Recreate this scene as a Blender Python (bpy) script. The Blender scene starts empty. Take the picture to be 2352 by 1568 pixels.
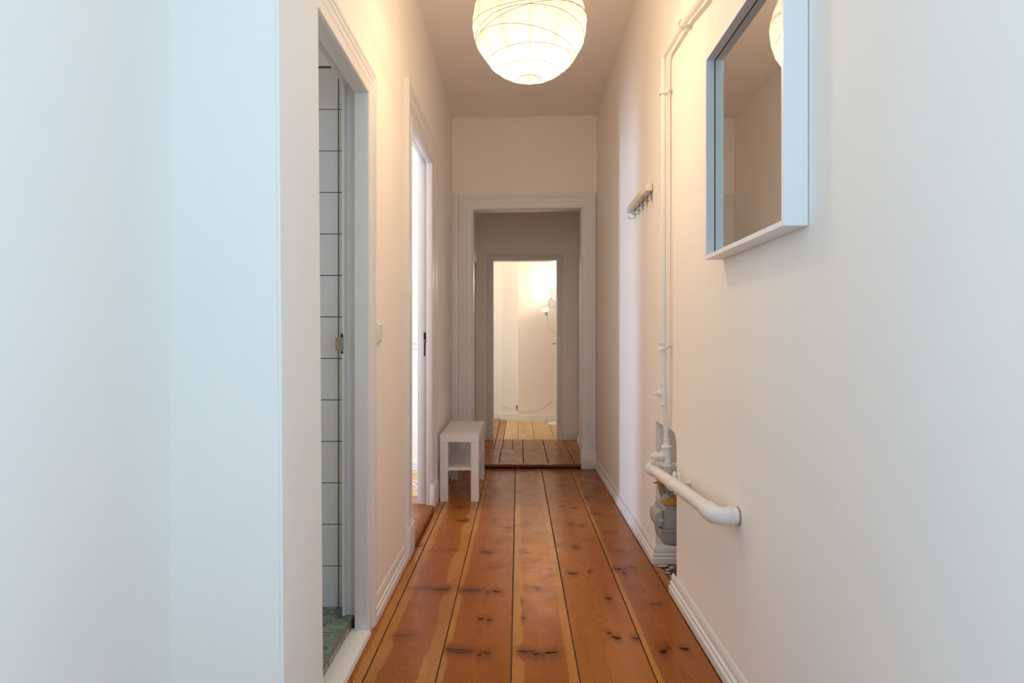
import bpy, bmesh, math, random
from mathutils import Vector, Matrix, noise

random.seed(7)
S = bpy.context.scene
COL = S.collection

# ------------------------------------------------------------------ camera, world, lights, exposure
cam_data = bpy.data.cameras.new('camera')
cam = bpy.data.objects.new('camera', cam_data)
COL.objects.link(cam)
cam.location = (0, 0, 1.075)
cam.rotation_euler = (math.radians(90), 0, 0)
cam_data.sensor_width = 36
cam_data.lens = 24.0
cam_data.shift_x = -0.00595
cam_data.shift_y = 0.0004
cam_data.clip_start = 0.02
cam_data.dof.use_dof = True
cam_data.dof.focus_distance = 3.6
cam_data.dof.aperture_fstop = 6.3
S.camera = cam

world = bpy.data.worlds.new('world')
S.world = world
world.use_nodes = True
world.node_tree.nodes['Background'].inputs[0].default_value = (0.75, 0.87, 1.0, 1)
world.node_tree.nodes['Background'].inputs[1].default_value = 0.6

S.view_settings.view_transform = 'Standard'
S.view_settings.look = 'None'
S.view_settings.gamma = 1
S.view_settings.use_curve_mapping = False
S.view_settings.exposure = 0.07
S.cycles.max_bounces = 10
S.cycles.diffuse_bounces = 7
S.cycles.transparent_max_bounces = 12
S.cycles.use_denoising = True
S.cycles.sample_clamp_indirect = 6.0
S.cycles.caustics_reflective = False
S.cycles.caustics_refractive = False

def area_light(name, loc, target, sx, sy, power, colour):
    l = bpy.data.lights.new(name, 'AREA')
    l.shape = 'RECTANGLE'; l.size = sx; l.size_y = sy
    l.energy = power; l.color = colour
    o = bpy.data.objects.new(name, l); COL.objects.link(o)
    o.location = loc
    d = Vector(target) - Vector(loc)
    o.rotation_euler = d.to_track_quat('-Z', 'Y').to_euler()
    return o

def point_light(name, loc, radius, power, colour):
    l = bpy.data.lights.new(name, 'POINT')
    l.shadow_soft_size = radius; l.energy = power; l.color = colour
    o = bpy.data.objects.new(name, l); COL.objects.link(o); o.location = loc
    return o

DAY = (0.36, 0.70, 1.04)
WARM = (1.0, 0.70, 0.39)
# daylight through the two windows that face each other beside the camera
area_light('daylight_entrance_right', (0.93, -0.15, 1.55), (0, -0.15, 1.55), 1.15, 1.7, 25, DAY)
area_light('daylight_entrance_left', (-0.84, -0.75, 1.55), (0, -0.75, 1.55), 0.95, 1.7, 32, DAY)
area_light('daylight_entrance_back', (-0.05, -2.46, 1.6), (-0.05, 0, 1.5), 1.1, 1.8, 10, DAY)
# daylight in the room behind the second doorway on the left
area_light('daylight_side_room', (-3.95, 3.92, 1.45), (0, 3.92, 1.45), 0.36, 1.9, 95, (0.50, 0.67, 1.0))
# unseen warm fill light added to brighten the side room's visible wall
point_light('side_room_fill', (-1.5, 5.05, 2.3), 0.15, 19, (1.0, 0.80, 0.56))
# dim cool area light just inside the bathroom's left wall
area_light('daylight_bathroom', (-1.85, 2.05, 1.6), (0, 2.1, 1.2), 0.5, 0.7, 3.2, (0.88, 0.97, 1.0))
# warm point light high up in the last room
point_light('last_room_light', (-0.9, 8.0, 2.6), 0.12, 27, (1.0, 0.74, 0.46))
area_light('daylight_last_room', (-2.3, 8.2, 1.4), (0, 8.4, 1.2), 0.9, 1.3, 14, DAY)

# ------------------------------------------------------------------ material helpers
def new_mat(name):
    m = bpy.data.materials.new(name)
    m.use_nodes = True
    nt = m.node_tree
    nt.nodes.clear()
    out = nt.nodes.new('ShaderNodeOutputMaterial')
    return m, nt, out

def nd(nt, t, **kw):
    n = nt.nodes.new(t)
    for k, v in kw.items():
        setattr(n, k, v)
    return n

def mth(nt, op, a, b=None, c=None, clamp=False):
    n = nt.nodes.new('ShaderNodeMath'); n.operation = op; n.use_clamp = clamp
    for i, v in enumerate((a, b, c)):
        if v is None: continue
        if isinstance(v, (int, float)): n.inputs[i].default_value = v
        else: nt.links.new(v, n.inputs[i])
    return n.outputs[0]

def mixc(nt, f, a, b, blend='MIX'):
    n = nt.nodes.new('ShaderNodeMix'); n.data_type = 'RGBA'; n.blend_type = blend
    if isinstance(f, (int, float)): n.inputs[0].default_value = f
    else: nt.links.new(f, n.inputs[0])
    for s, v in ((6, a), (7, b)):
        if isinstance(v, tuple): n.inputs[s].default_value = (v[0], v[1], v[2], 1)
        else: nt.links.new(v, n.inputs[s])
    return n.outputs[2]

def maprange(nt, v, a, b, c=0.0, d=1.0, smooth=True):
    n = nt.nodes.new('ShaderNodeMapRange')
    n.interpolation_type = 'SMOOTHSTEP' if smooth else 'LINEAR'
    nt.links.new(v, n.inputs[0])
    for i, x in enumerate((a, b, c, d)):
        if isinstance(x, (int, float)): n.inputs[i + 1].default_value = x
        else: nt.links.new(x, n.inputs[i + 1])
    return n.outputs[0]

def noise_tex(nt, vec, scale, detail=3, rough=0.5, dist=0.0):
    n = nt.nodes.new('ShaderNodeTexNoise')
    n.inputs['Scale'].default_value = scale
    n.inputs['Detail'].default_value = detail
    n.inputs['Roughness'].default_value = rough
    n.inputs['Distortion'].default_value = dist
    nt.links.new(vec, n.inputs['Vector'])
    return n.outputs[0]

def vec_scale(nt, vec, s):
    n = nt.nodes.new('ShaderNodeVectorMath'); n.operation = 'MULTIPLY'
    nt.links.new(vec, n.inputs[0]); n.inputs[1].default_value = s
    return n.outputs[0]

def principled(nt, out, rough=0.5, spec=0.5, metal=0.0):
    p = nt.nodes.new('ShaderNodeBsdfPrincipled')
    p.inputs['Roughness'].default_value = rough
    p.inputs['Metallic'].default_value = metal
    p.inputs['Specular IOR Level'].default_value = spec
    nt.links.new(p.outputs[0], out.inputs[0])
    return p

def bump(nt, p, h, strength, dist):
    b = nt.nodes.new('ShaderNodeBump')
    b.inputs['Strength'].default_value = strength
    b.inputs['Distance'].default_value = dist
    nt.links.new(h, b.inputs['Height'])
    nt.links.new(b.outputs[0], p.inputs['Normal'])

def paint(name, col, rough=0.6, spec=0.3, lumps=0.0, grain=0.15, dirt=0.0):
    """emulsion or gloss paint: faint tone variation, brush or plaster relief, optional chips of grime"""
    m, nt, out = new_mat(name)
    p = principled(nt, out, rough, spec)
    g = nd(nt, 'ShaderNodeNewGeometry').outputs['Position']
    n1 = noise_tex(nt, g, 3.0, 4)
    c = mixc(nt, n1, tuple(x * 0.975 for x in col), tuple(min(1, x * 1.02) for x in col))
    if dirt > 0:
        n2 = noise_tex(nt, g, 55.0, 5, 0.7)
        f = maprange(nt, n2, 0.68, 0.74, 0, dirt)
        c = mixc(nt, f, c, (0.30, 0.26, 0.21))
    nt.links.new(c, p.inputs['Base Color'])
    h = noise_tex(nt, g, 160.0, 3, 0.6)
    hh = mth(nt, 'MULTIPLY', h, grain)
    if lumps > 0:
        l = noise_tex(nt, g, 2.3, 3, 0.45)
        hh = mth(nt, 'ADD', hh, mth(nt, 'MULTIPLY', l, lumps))
    bump(nt, p, hh, 0.5, 0.004)
    return m

def plain(name, col, rough=0.5, metal=0.0, spec=0.5, var=0.06, scale=30):
    m, nt, out = new_mat(name)
    p = principled(nt, out, rough, spec, metal)
    g = nd(nt, 'ShaderNodeNewGeometry').outputs['Position']
    n1 = noise_tex(nt, g, scale, 4, 0.6)
    c = mixc(nt, n1, tuple(x * (1 - var) for x in col), tuple(min(1, x * (1 + var)) for x in col))
    nt.links.new(c, p.inputs['Base Color'])
    r = maprange(nt, n1, 0.3, 0.7, rough * 0.85, min(1, rough * 1.15))
    nt.links.new(r, p.inputs['Roughness'])
    return m

def wood(name, seed, heart=(0.375, 0.105, 0.013), sap=(0.50, 0.21, 0.045), bounds=None, wob=0.03,
         knots=(), pale_patch=None, rough=0.27, ringscale=1.0, offset=0.0, centre=0.0):
    """varnished pine running along world Y; bounds = (x where heartwood starts, x where it ends);
       knots = (x, y, half length across, half length along, strength)"""
    m, nt, out = new_mat(name)
    p = principled(nt, out, rough, 0.17)
    g = nd(nt, 'ShaderNodeNewGeometry').outputs['Position']
    sep = nd(nt, 'ShaderNodeSeparateXYZ'); nt.links.new(g, sep.inputs[0])
    X, Y = sep.outputs[0], sep.outputs[1]
    off = nd(nt, 'ShaderNodeVectorMath', operation='ADD'); nt.links.new(g, off.inputs[0])
    off.inputs[1].default_value = (seed * 3.1 + offset, seed * 7.7, seed)
    P = off.outputs[0]
    # wobble used by grain and heartwood border
    wv = vec_scale(nt, P, (2.0, 1.7, 1.0))
    w1 = mth(nt, 'SUBTRACT', noise_tex(nt, wv, 1.0, 3, 0.55), 0.5)
    # knots
    core = None; halo = None; slit = None
    nz = mth(nt, 'SUBTRACT', noise_tex(nt, P, 38.0, 3, 0.6), 0.5)
    for (kx, ky, rx, ry, st) in knots:
        dx = mth(nt, 'DIVIDE', mth(nt, 'SUBTRACT', X, kx), rx)
        dy = mth(nt, 'SUBTRACT', Y, ky)
        # the slit of a spike knot bows slightly
        bow = mth(nt, 'MULTIPLY', mth(nt, 'MULTIPLY', dx, dx), -ry * 0.5)
        tilt = mth(nt, 'MULTIPLY', dx, random.uniform(-0.9, 0.9) * ry)
        dy = mth(nt, 'ADD', mth(nt, 'ADD', dy, bow), tilt)
        dyn = mth(nt, 'DIVIDE', mth(nt, 'ADD', dy, mth(nt, 'MULTIPLY', nz, ry * 1.0)), ry)
        d = mth(nt, 'SQRT', mth(nt, 'ADD', mth(nt, 'MULTIPLY', dx, dx), mth(nt, 'MULTIPLY', dyn, dyn)))
        k = maprange(nt, d, 1.35, 0.60, 0, min(1, st + 0.1))
        dyh = mth(nt, 'DIVIDE', dy, max(ry * 5.0, 0.065))
        dxh = mth(nt, 'MULTIPLY', dx, 0.62)
        d2 = mth(nt, 'SQRT', mth(nt, 'ADD', mth(nt, 'MULTIPLY', dxh, dxh), mth(nt, 'MULTIPLY', dyh, dyh)))
        h = maprange(nt, d2, 1.35, 0.1, 0, min(1, st + 0.1))
        if st >= 0.95 and rx > 0.025:
            d3 = mth(nt, 'SQRT', mth(nt, 'ADD', mth(nt, 'MULTIPLY', dx, dx), mth(nt, 'MULTIPLY', mth(nt, 'MULTIPLY', dyn, dyn), 9.0)))
            sl = maprange(nt, d3, 0.85, 0.6, 0, 0.9)
            slit = sl if slit is None else mth(nt, 'MAXIMUM', slit, sl)
        core = k if core is None else mth(nt, 'MAXIMUM', core, k)
        halo = h if halo is None else mth(nt, 'MAXIMUM', halo, h)
    # growth lines: fine streaks and cathedral bands that bend round the knots
    gx = mth(nt, 'ADD', X, mth(nt, 'MULTIPLY', w1, 0.028))
    if halo is not None:
        gx = mth(nt, 'ADD', gx, mth(nt, 'MULTIPLY', halo, 0.011))
    comb = nd(nt, 'ShaderNodeCombineXYZ')
    nt.links.new(mth(nt, 'MULTIPLY', gx, 150 * ringscale), comb.inputs[0])
    nt.links.new(mth(nt, 'MULTIPLY', Y, 1.5), comb.inputs[1])
    comb.inputs[2].default_value = seed * 5.0
    streak = noise_tex(nt, comb.outputs[0], 1.0, 3, 0.6)
    # cathedral rings: a slanting cut through the trunk whose depth drifts along the board
    depth = mth(nt, 'MULTIPLY', mth(nt, 'SUBTRACT', noise_tex(nt, vec_scale(nt, P, (0.0, 0.45, 0.0)), 1.0, 2, 0.4), 0.30), 0.30)
    cx = mth(nt, 'SUBTRACT', gx, centre)
    rad = mth(nt, 'SQRT', mth(nt, 'ADD', mth(nt, 'MULTIPLY', cx, cx), mth(nt, 'MULTIPLY', depth, depth)))
    rad = mth(nt, 'ADD', rad, mth(nt, 'MULTIPLY', noise_tex(nt, vec_scale(nt, P, (14.0, 3.0, 1.0)), 1.0, 2), 0.006))
    ring = mth(nt, 'SINE', mth(nt, 'MULTIPLY', rad, 1250 * ringscale))
    ringm = maprange(nt, ring, -0.1, 1.0, 0, 1)
    broad = noise_tex(nt, vec_scale(nt, P, (9.0, 0.9, 1.0)), 1.0, 3, 0.5)
    # heartwood
    if bounds:
        bx = mth(nt, 'ADD', X, mth(nt, 'MULTIPLY', w1, wob * 2))
        bl = br = bx
        if halo is not None:   # sapwood pinches in beside the knots
            bl = mth(nt, 'ADD', bx, mth(nt, 'MULTIPLY', halo, 0.03))
            br = mth(nt, 'SUBTRACT', bx, mth(nt, 'MULTIPLY', halo, 0.055))
        a = maprange(nt, bl, bounds[0] - 0.0015, bounds[0] + 0.0015)
        b = maprange(nt, br, bounds[1] - 0.0015, bounds[1] + 0.0015, 1, 0)
        hf = mth(nt, 'MULTIPLY', a, b)
    else:
        hf = maprange(nt, broad, 0.3, 0.6, 0.55, 1.0)
    c = mixc(nt, hf, sap, heart)
    c = mixc(nt, maprange(nt, broad, 0.42, 0.75, 0, 0.45), c, tuple(v * 0.62 for v in heart))
    c = mixc(nt, maprange(nt, streak, 0.5, 0.8, 0, 0.35), c, tuple(v * 0.55 for v in heart))
    c = mixc(nt, mth(nt, 'MULTIPLY', ringm, mth(nt, 'MULTIPLY', mth(nt, 'ADD', mth(nt, 'MULTIPLY', hf, 0.6), 0.3), 0.62)), c, tuple(v * 0.6 for v in heart))
    sp = noise_tex(nt, P, 90.0, 2, 0.5)
    c = mixc(nt, maprange(nt, sp, 0.74, 0.80, 0, 0.25), c, (0.42, 0.26, 0.13))
    if halo is not None:
        c = mixc(nt, mth(nt, 'MULTIPLY', halo, 0.62), c, (0.11, 0.026, 0.006))
        c = mixc(nt, mth(nt, 'MULTIPLY', core, 0.9), c, (0.045, 0.018, 0.007))
        if slit is not None: c = mixc(nt, slit, c, (0.27, 0.215, 0.16))  # pale line painted in for the glint of the knot's gap
    rr = maprange(nt, noise_tex(nt, P, 9.0, 4, 0.6), 0.3, 0.75, rough * 0.8, rough * 1.35)
    if pale_patch:  # paler, rougher streaked ellipse mixed over the board colour
        (wx, wy, rx, ry) = pale_patch
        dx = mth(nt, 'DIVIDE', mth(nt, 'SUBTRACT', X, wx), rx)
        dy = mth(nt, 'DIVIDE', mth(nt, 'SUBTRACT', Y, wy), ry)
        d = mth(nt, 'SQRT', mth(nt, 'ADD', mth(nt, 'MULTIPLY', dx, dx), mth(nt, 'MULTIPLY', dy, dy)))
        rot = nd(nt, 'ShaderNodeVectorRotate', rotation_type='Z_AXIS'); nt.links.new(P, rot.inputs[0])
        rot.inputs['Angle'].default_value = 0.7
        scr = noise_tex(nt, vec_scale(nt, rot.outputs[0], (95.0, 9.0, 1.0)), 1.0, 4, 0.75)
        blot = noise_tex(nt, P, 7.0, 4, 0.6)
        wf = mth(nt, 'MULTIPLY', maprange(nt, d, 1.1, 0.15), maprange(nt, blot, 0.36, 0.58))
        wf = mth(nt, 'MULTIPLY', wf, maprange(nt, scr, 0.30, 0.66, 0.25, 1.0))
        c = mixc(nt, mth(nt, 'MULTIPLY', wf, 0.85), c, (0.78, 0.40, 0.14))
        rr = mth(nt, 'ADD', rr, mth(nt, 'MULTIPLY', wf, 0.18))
    nt.links.new(c, p.inputs['Base Color'])
    nt.links.new(rr, p.inputs['Roughness'])
    hh = mth(nt, 'MULTIPLY', noise_tex(nt, P, 2.5, 1, 0.3), 0.6)
    if core is not None:
        hh = mth(nt, 'SUBTRACT', hh, mth(nt, 'MULTIPLY', core, 1.2))
    if core is not None:
        bump(nt, p, hh, 0.3, 0.0012)
        nt.links.new(mth(nt, 'MULTIPLY', mth(nt, 'SUBTRACT', 1.0, core), 0.17), p.inputs['Specular IOR Level'])
    return m

M = {}
M['wall'] = paint('wall_emulsion', (0.92, 0.868, 0.805), 0.75, 0.2, lumps=1.6, grain=0.22)
M['ceiling'] = paint('ceiling_emulsion', (0.92, 0.86, 0.79), 0.8, 0.2, lumps=1.0, grain=0.2)
M['trim'] = paint('gloss_trim_paint', (0.80, 0.78, 0.755), 0.36, 0.5, lumps=0.5, grain=0.35)
M['trim_worn'] = paint('worn_trim_paint', (0.79, 0.765, 0.73), 0.42, 0.5, lumps=0.5, grain=0.45, dirt=0.30)
M['bathjamb'] = paint('bathroom_door_paint', (0.78, 0.775, 0.76), 0.4, 0.5, lumps=0.6, grain=0.5, dirt=0.12)
M['pipe'] = paint('pipe_paint', (0.82, 0.79, 0.755), 0.42, 0.5, lumps=1.2, grain=1.2, dirt=0.25)
M['tile'] = plain('glazed_tile', (0.72, 0.72, 0.72), 0.18, 0, 0.5, 0.03, 4)
M['grout'] = plain('dark_grout', (0.10, 0.105, 0.11), 0.9)
M['grout_light'] = plain('light_grout', (0.62, 0.58, 0.52), 0.9)
M['bench'] = plain('white_foil', (0.80, 0.775, 0.76), 0.38, 0, 0.5, 0.01, 3)
M['dark'] = plain('dark_gap', (0.035, 0.028, 0.022), 0.95)
M['filler'] = plain('joint_filler', (0.16, 0.14, 0.115), 0.9, var=0.95, scale=160)
M['plastic'] = plain('white_plastic', (0.83, 0.80, 0.75), 0.35, var=0.01)
M['steel'] = plain('brushed_steel', (0.42, 0.38, 0.34), 0.35, 0.9, var=0.1)
M['darksteel'] = plain('dark_steel', (0.20, 0.17, 0.145), 0.38, 0.8, var=0.1)
M['mirrorframe'] = plain('mirror_frame_white', (0.88, 0.88, 0.88), 0.4, var=0.01)
M['meter'] = plain('meter_grey', (0.36, 0.345, 0.325), 0.55, var=0.12, scale=18)
M['meter_dark'] = plain('meter_shadow_gap', (0.10, 0.09, 0.08), 0.7)
M['alloy'] = plain('cast_fitting', (0.46, 0.43, 0.40), 0.5, 0.4, var=0.25, scale=60)
M['yellow'] = plain('yellow_nut', (0.50, 0.27, 0.035), 0.5, var=0.1)
M['brass'] = plain('old_brass', (0.30, 0.20, 0.10), 0.5, 0.6)
M['cement'] = plain('dusty_cement', (0.17, 0.155, 0.14), 0.95, var=0.5, scale=60)
M['chip'] = plain('plaster_chip', (0.50, 0.44, 0.37), 0.9, var=0.25, scale=50)
M['cable'] = plain('white_cable', (0.80, 0.79, 0.77), 0.5)
M['rawpatch'] = plain('bare_patch', (0.36, 0.25, 0.16), 0.9, var=0.3, scale=40)
M['rust'] = plain('rust_stain', (0.42, 0.25, 0.13), 0.8, var=0.4, scale=80)

def mirror_mat():
    m, nt, out = new_mat('silvered_glass')
    p = principled(nt, out, 0.015, 0.5, 1.0)
    g = nd(nt, 'ShaderNodeNewGeometry').outputs['Position']
    c = mixc(nt, noise_tex(nt, g, 2.0, 1), (0.86, 0.87, 0.85), (0.88, 0.89, 0.87))
    nt.links.new(c, p.inputs['Base Color'])
    return m
M['mirror'] = mirror_mat()

def marble_mat():
    m, nt, out = new_mat('green_marble')
    p = principled(nt, out, 0.3, 0.5)
    g = nd(nt, 'ShaderNodeNewGeometry').outputs['Position']
    oi = nd(nt, 'ShaderNodeObjectInfo')
    add = nd(nt, 'ShaderNodeVectorMath', operation='ADD'); nt.links.new(g, add.inputs[0])
    sc = nd(nt, 'ShaderNodeVectorMath', operation='SCALE'); sc.inputs[0].default_value = (7, 3, 5)
    nt.links.new(oi.outputs['Random'], sc.inputs['Scale']); nt.links.new(sc.outputs[0], add.inputs[1])
    v = vec_scale(nt, add.outputs[0], (1.0, 2.2, 1.0))
    n = noise_tex(nt, v, 22.0, 8, 0.75, 1.2)
    c = mixc(nt, maprange(nt, n, 0.34, 0.60), (0.035, 0.055, 0.045), (0.25, 0.30, 0.23))
    n2 = noise_tex(nt, v, 9.0, 6, 0.7, 2.0)
    c = mixc(nt, maprange(nt, n2, 0.55, 0.7, 0, 0.7), c, (0.42, 0.45, 0.37))
    nt.links.new(c, p.inputs['Base Color'])
    return m
M['marble'] = marble_mat()

def paper_mat():
    """rice paper: part of the light goes straight through the fibres, the rest glows"""
    m, nt, out = new_mat('rice_paper')
    g = nd(nt, 'ShaderNodeTexCoord').outputs['Object']
    n = noise_tex(nt, vec_scale(nt, g, (6.0, 6.0, 14.0)), 1.0, 5, 0.65, 0.6)
    n2 = noise_tex(nt, g, 40.0, 3, 0.6)
    c = mixc(nt, maprange(nt, n, 0.35, 0.62), (0.27, 0.29, 0.33), (0.30, 0.325, 0.37))
    c = mixc(nt, maprange(nt, n2, 0.6, 0.7, 0, 0.12), c, (0.17, 0.16, 0.15))
    at = nd(nt, 'ShaderNodeAttribute', attribute_name='seam')
    c = mixc(nt, mth(nt, 'MULTIPLY', at.outputs['Fac'], 0.5), c, (0.12, 0.11, 0.095))
    tl = nd(nt, 'ShaderNodeBsdfTranslucent'); nt.links.new(c, tl.inputs[0])
    df = nd(nt, 'ShaderNodeBsdfDiffuse'); nt.links.new(c, df.inputs[0])
    tr = nd(nt, 'ShaderNodeBsdfTransparent'); tr.inputs[0].default_value = (1.0, 0.97, 0.92, 1)
    m1 = nd(nt, 'ShaderNodeMixShader'); m1.inputs[0].default_value = 0.5
    nt.links.new(df.outputs[0], m1.inputs[1]); nt.links.new(tl.outputs[0], m1.inputs[2])
    m2 = nd(nt, 'ShaderNodeMixShader'); m2.inputs[0].default_value = PAPER_T
    nt.links.new(m1.outputs[0], m2.inputs[1]); nt.links.new(tr.outputs[0], m2.inputs[2])
    nt.links.new(m2.outputs[0], out.inputs[0])
    return m
PAPER_T = 0.46
M['paper'] = paper_mat()

def rib_mat():
    m, nt, out = new_mat('bamboo_wire')
    tl = nd(nt, 'ShaderNodeBsdfTranslucent'); tl.inputs[0].default_value = (0.42, 0.30, 0.15, 1)
    df = nd(nt, 'ShaderNodeBsdfDiffuse')
    g = nd(nt, 'ShaderNodeTexCoord').outputs['Object']
    c = mixc(nt, noise_tex(nt, g, 20, 2), (0.40, 0.29, 0.16), (0.48, 0.36, 0.2))
    nt.links.new(c, df.inputs[0])
    mx = nd(nt, 'ShaderNodeMixShader'); mx.inputs[0].default_value = 0.5
    nt.links.new(df.outputs[0], mx.inputs[1]); nt.links.new(tl.outputs[0], mx.inputs[2])
    nt.links.new(mx.outputs[0], out.inputs[0])
    return m
M['rib'] = rib_mat()

def glow_mat(name, col, strength):
    m, nt, out = new_mat(name)
    e = nd(nt, 'ShaderNodeEmission')
    g = nd(nt, 'ShaderNodeTexCoord').outputs['Object']
    c = mixc(nt, noise_tex(nt, g, 3, 2), col, tuple(min(1, v * 1.03) for v in col))
    nt.links.new(c, e.inputs[0]); e.inputs[1].default_value = strength
    nt.links.new(e.outputs[0], out.inputs[0])
    return m
M['bulb'] = glow_mat('bulb_glow', (1.0, 0.90, 0.72), 0.8)
M['opal'] = glow_mat('opal_glass_lit', (1.0, 0.93, 0.80), 0.95)

# ------------------------------------------------------------------ mesh helpers
def box(bm, x0, x1, y0, y1, z0, z1, bevel=0.0, seg=2):
    r = bmesh.ops.create_cube(bm, size=1.0)
    vs = r['verts']
    for v in vs:
        v.co = Vector(((x0 + x1) / 2 + v.co.x * (x1 - x0), (y0 + y1) / 2 + v.co.y * (y1 - y0), (z0 + z1) / 2 + v.co.z * (z1 - z0)))
    if bevel > 0:
        es = {e for v in vs for e in v.link_edges}
        bmesh.ops.bevel(bm, geom=list(es), offset=bevel, segments=seg, affect='EDGES', profile=0.5)
    return vs

def obj(name, bm, mat, parent=None, smooth=True, loc=None, **props):
    me = bpy.data.meshes.new(name)
    bmesh.ops.recalc_face_normals(bm, faces=bm.faces)
    if loc is not None:
        bmesh.ops.translate(bm, verts=bm.verts, vec=-Vector(loc))
    bm.to_mesh(me); bm.free()
    if smooth:
        for p in me.polygons: p.use_smooth = True
        try: me.set_sharp_from_angle(angle=math.radians(35))
        except Exception: pass
    me.materials.append(mat)
    o = bpy.data.objects.new(name, me)
    COL.objects.link(o)
    if loc is not None: o.location = loc
    if parent is not None:
        o.parent = parent
        if loc is None:
            o.location = -parent.location
        else:
            o.location = Vector(loc) - parent.location
    for k, v in props.items(): o[k] = v
    return o

def bx(name, mat, dims, parent=None, bevel=0.0, seg=2, **props):
    bm = bmesh.new()
    if isinstance(dims[0], (tuple, list)):
        for d in dims: box(bm, *d, bevel=bevel, seg=seg)
    else:
        box(bm, *dims, bevel=bevel, seg=seg)
    return obj(name, bm, mat, parent, **props)

def empty(name, loc, **props):
    o = bpy.data.objects.new(name, None)
    o.empty_display_size = 0.05
    COL.objects.link(o); o.location = loc
    for k, v in props.items(): o[k] = v
    return o

def struct(name, mat, dims, bevel=0.0, seg=2, parent=None):
    if parent is None:
        return bx(name, mat, dims, bevel=bevel, seg=seg, kind='structure')
    return bx(name, mat, dims, parent, bevel=bevel, seg=seg)

def tube(bm, pts, r, n=14, caps=True, radii=None):
    pts = [Vector(p) for p in pts]
    rings = []
    t0 = (pts[1] - pts[0]).normalized()
    ref = Vector((0, 0, 1)) if abs(t0.z) < 0.9 else Vector((1, 0, 0))
    u = t0.cross(ref).normalized()
    for i, p in enumerate(pts):
        if i == 0: t = (pts[1] - pts[0])
        elif i == len(pts) - 1: t = (pts[-1] - pts[-2])
        else: t = (pts[i + 1] - pts[i]).normalized() + (pts[i] - pts[i - 1]).normalized()
        t.normalize()
        u = (u - t * u.dot(t)).normalized()
        w = t.cross(u)
        rr = radii[i] if radii else r
        rings.append([bm.verts.new(p + (u * math.cos(2 * math.pi * k / n) + w * math.sin(2 * math.pi * k / n)) * rr) for k in range(n)])
    for a, b in zip(rings, rings[1:]):
        for k in range(n):
            bm.faces.new((a[k], a[(k + 1) % n], b[(k + 1) % n], b[k]))
    if caps:
        bm.faces.new(rings[0]); bm.faces.new(rings[-1])

def rounded(pts, rad, seg=6):
    """polyline with corners replaced by arcs"""
    pts = [Vector(p) for p in pts]
    out = [pts[0]]
    for i in range(1, len(pts) - 1):
        a = (pts[i - 1] - pts[i]); b = (pts[i + 1] - pts[i])
        r = min(rad, a.length * 0.48, b.length * 0.48)
        p0 = pts[i] + a.normalized() * r; p1 = pts[i] + b.normalized() * r
        for k in range(seg + 1):
            t = k / seg
            out.append((1 - t) ** 2 * p0 + 2 * t * (1 - t) * pts[i] + t * t * p1)
    out.append(pts[-1])
    return out

def lathe(bm, prof, n=24, axis='z', centre=(0, 0, 0), cap=True):
    """prof = [(radius, height)]"""
    c = Vector(centre); rings = []
    for (r, h) in prof:
        ring = []
        for k in range(n):
            a = 2 * math.pi * k / n
            if axis == 'z': v = Vector((r * math.cos(a), r * math.sin(a), h))
            elif axis == 'x': v = Vector((h, r * math.cos(a), r * math.sin(a)))
            else: v = Vector((r * math.cos(a), h, r * math.sin(a)))
            ring.append(bm.verts.new(c + v))
        rings.append(ring)
    for a, b in zip(rings, rings[1:]):
        for k in range(n):
            bm.faces.new((a[k], a[(k + 1) % n], b[(k + 1) % n], b[k]))
    if cap:
        bm.faces.new(rings[0]); bm.faces.new(rings[-1])

def prism(bm, poly, axis, a, b):
    """poly in the two other axes, extruded from a to b along axis"""
    def mk(p, t):
        if axis == 'x': return Vector((t, p[0], p[1]))
        if axis == 'y': return Vector((p[0], t, p[1]))
        return Vector((p[0], p[1], t))
    A = [bm.verts.new(mk(p, a)) for p in poly]; B = [bm.verts.new(mk(p, b)) for p in poly]
    n = len(poly)
    for i in range(n):
        bm.faces.new((A[i], A[(i + 1) % n], B[(i + 1) % n], B[i]))
    bm.faces.new(A); bm.faces.new(B)

def casing(bm, a0, a1, zb, zt, prof, place, zb_side=None):
    """moulding swept round a doorway with mitred corners. prof = closed outline [(outward, proud)], place(a, proud, z) -> world"""
    st = []
    for k in range(4):
        ring = []
        for (u, v) in prof:
            if k == 0: q = (a0 - u, v, zb)
            elif k == 1: q = (a0 - u, v, zt + u)
            elif k == 2: q = (a1 + u, v, zt + u)
            else: q = (a1 + u, v, zb)
            ring.append(bm.verts.new(place(*q)))
        st.append(ring)
    n = len(prof)
    for A, B in zip(st, st[1:]):
        for i in range(n):
            bm.faces.new((A[i], A[(i + 1) % n], B[(i + 1) % n], B[i]))
    bm.faces.new(st[0]); bm.faces.new(st[-1])

def casing_profile(w, t):
    """stepped, fluted architrave of width w and greatest thickness t"""
    p = [(0, 0), (0, t * 0.45), (w * 0.03, t * 0.62), (w * 0.07, t * 0.62), (w * 0.10, t * 0.45), (w * 0.42, t * 0.50), (w * 0.45, t * 0.62),
         (w * 0.49, t * 0.68), (w * 0.52, t * 0.60), (w * 0.66, t * 0.66), (w * 0.69, t * 0.84), (w * 0.74, t * 0.92), (w * 0.77, t * 0.82),
         (w * 0.80, t * 0.84), (w * 0.84, t), (w * 0.97, t), (w, t * 0.85), (w, 0)]
    return p

BASE_PROF = [(0, 0), (0.022, 0), (0.022, 0.026), (0.019, 0.030), (0.014, 0.031), (0.0165, 0.036), (0.0165, 0.043), (0.013, 0.047), (0.009, 0.048),
             (0.0105, 0.053), (0.008, 0.070), (0.003, 0.080), (0, 0.081)]

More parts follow.
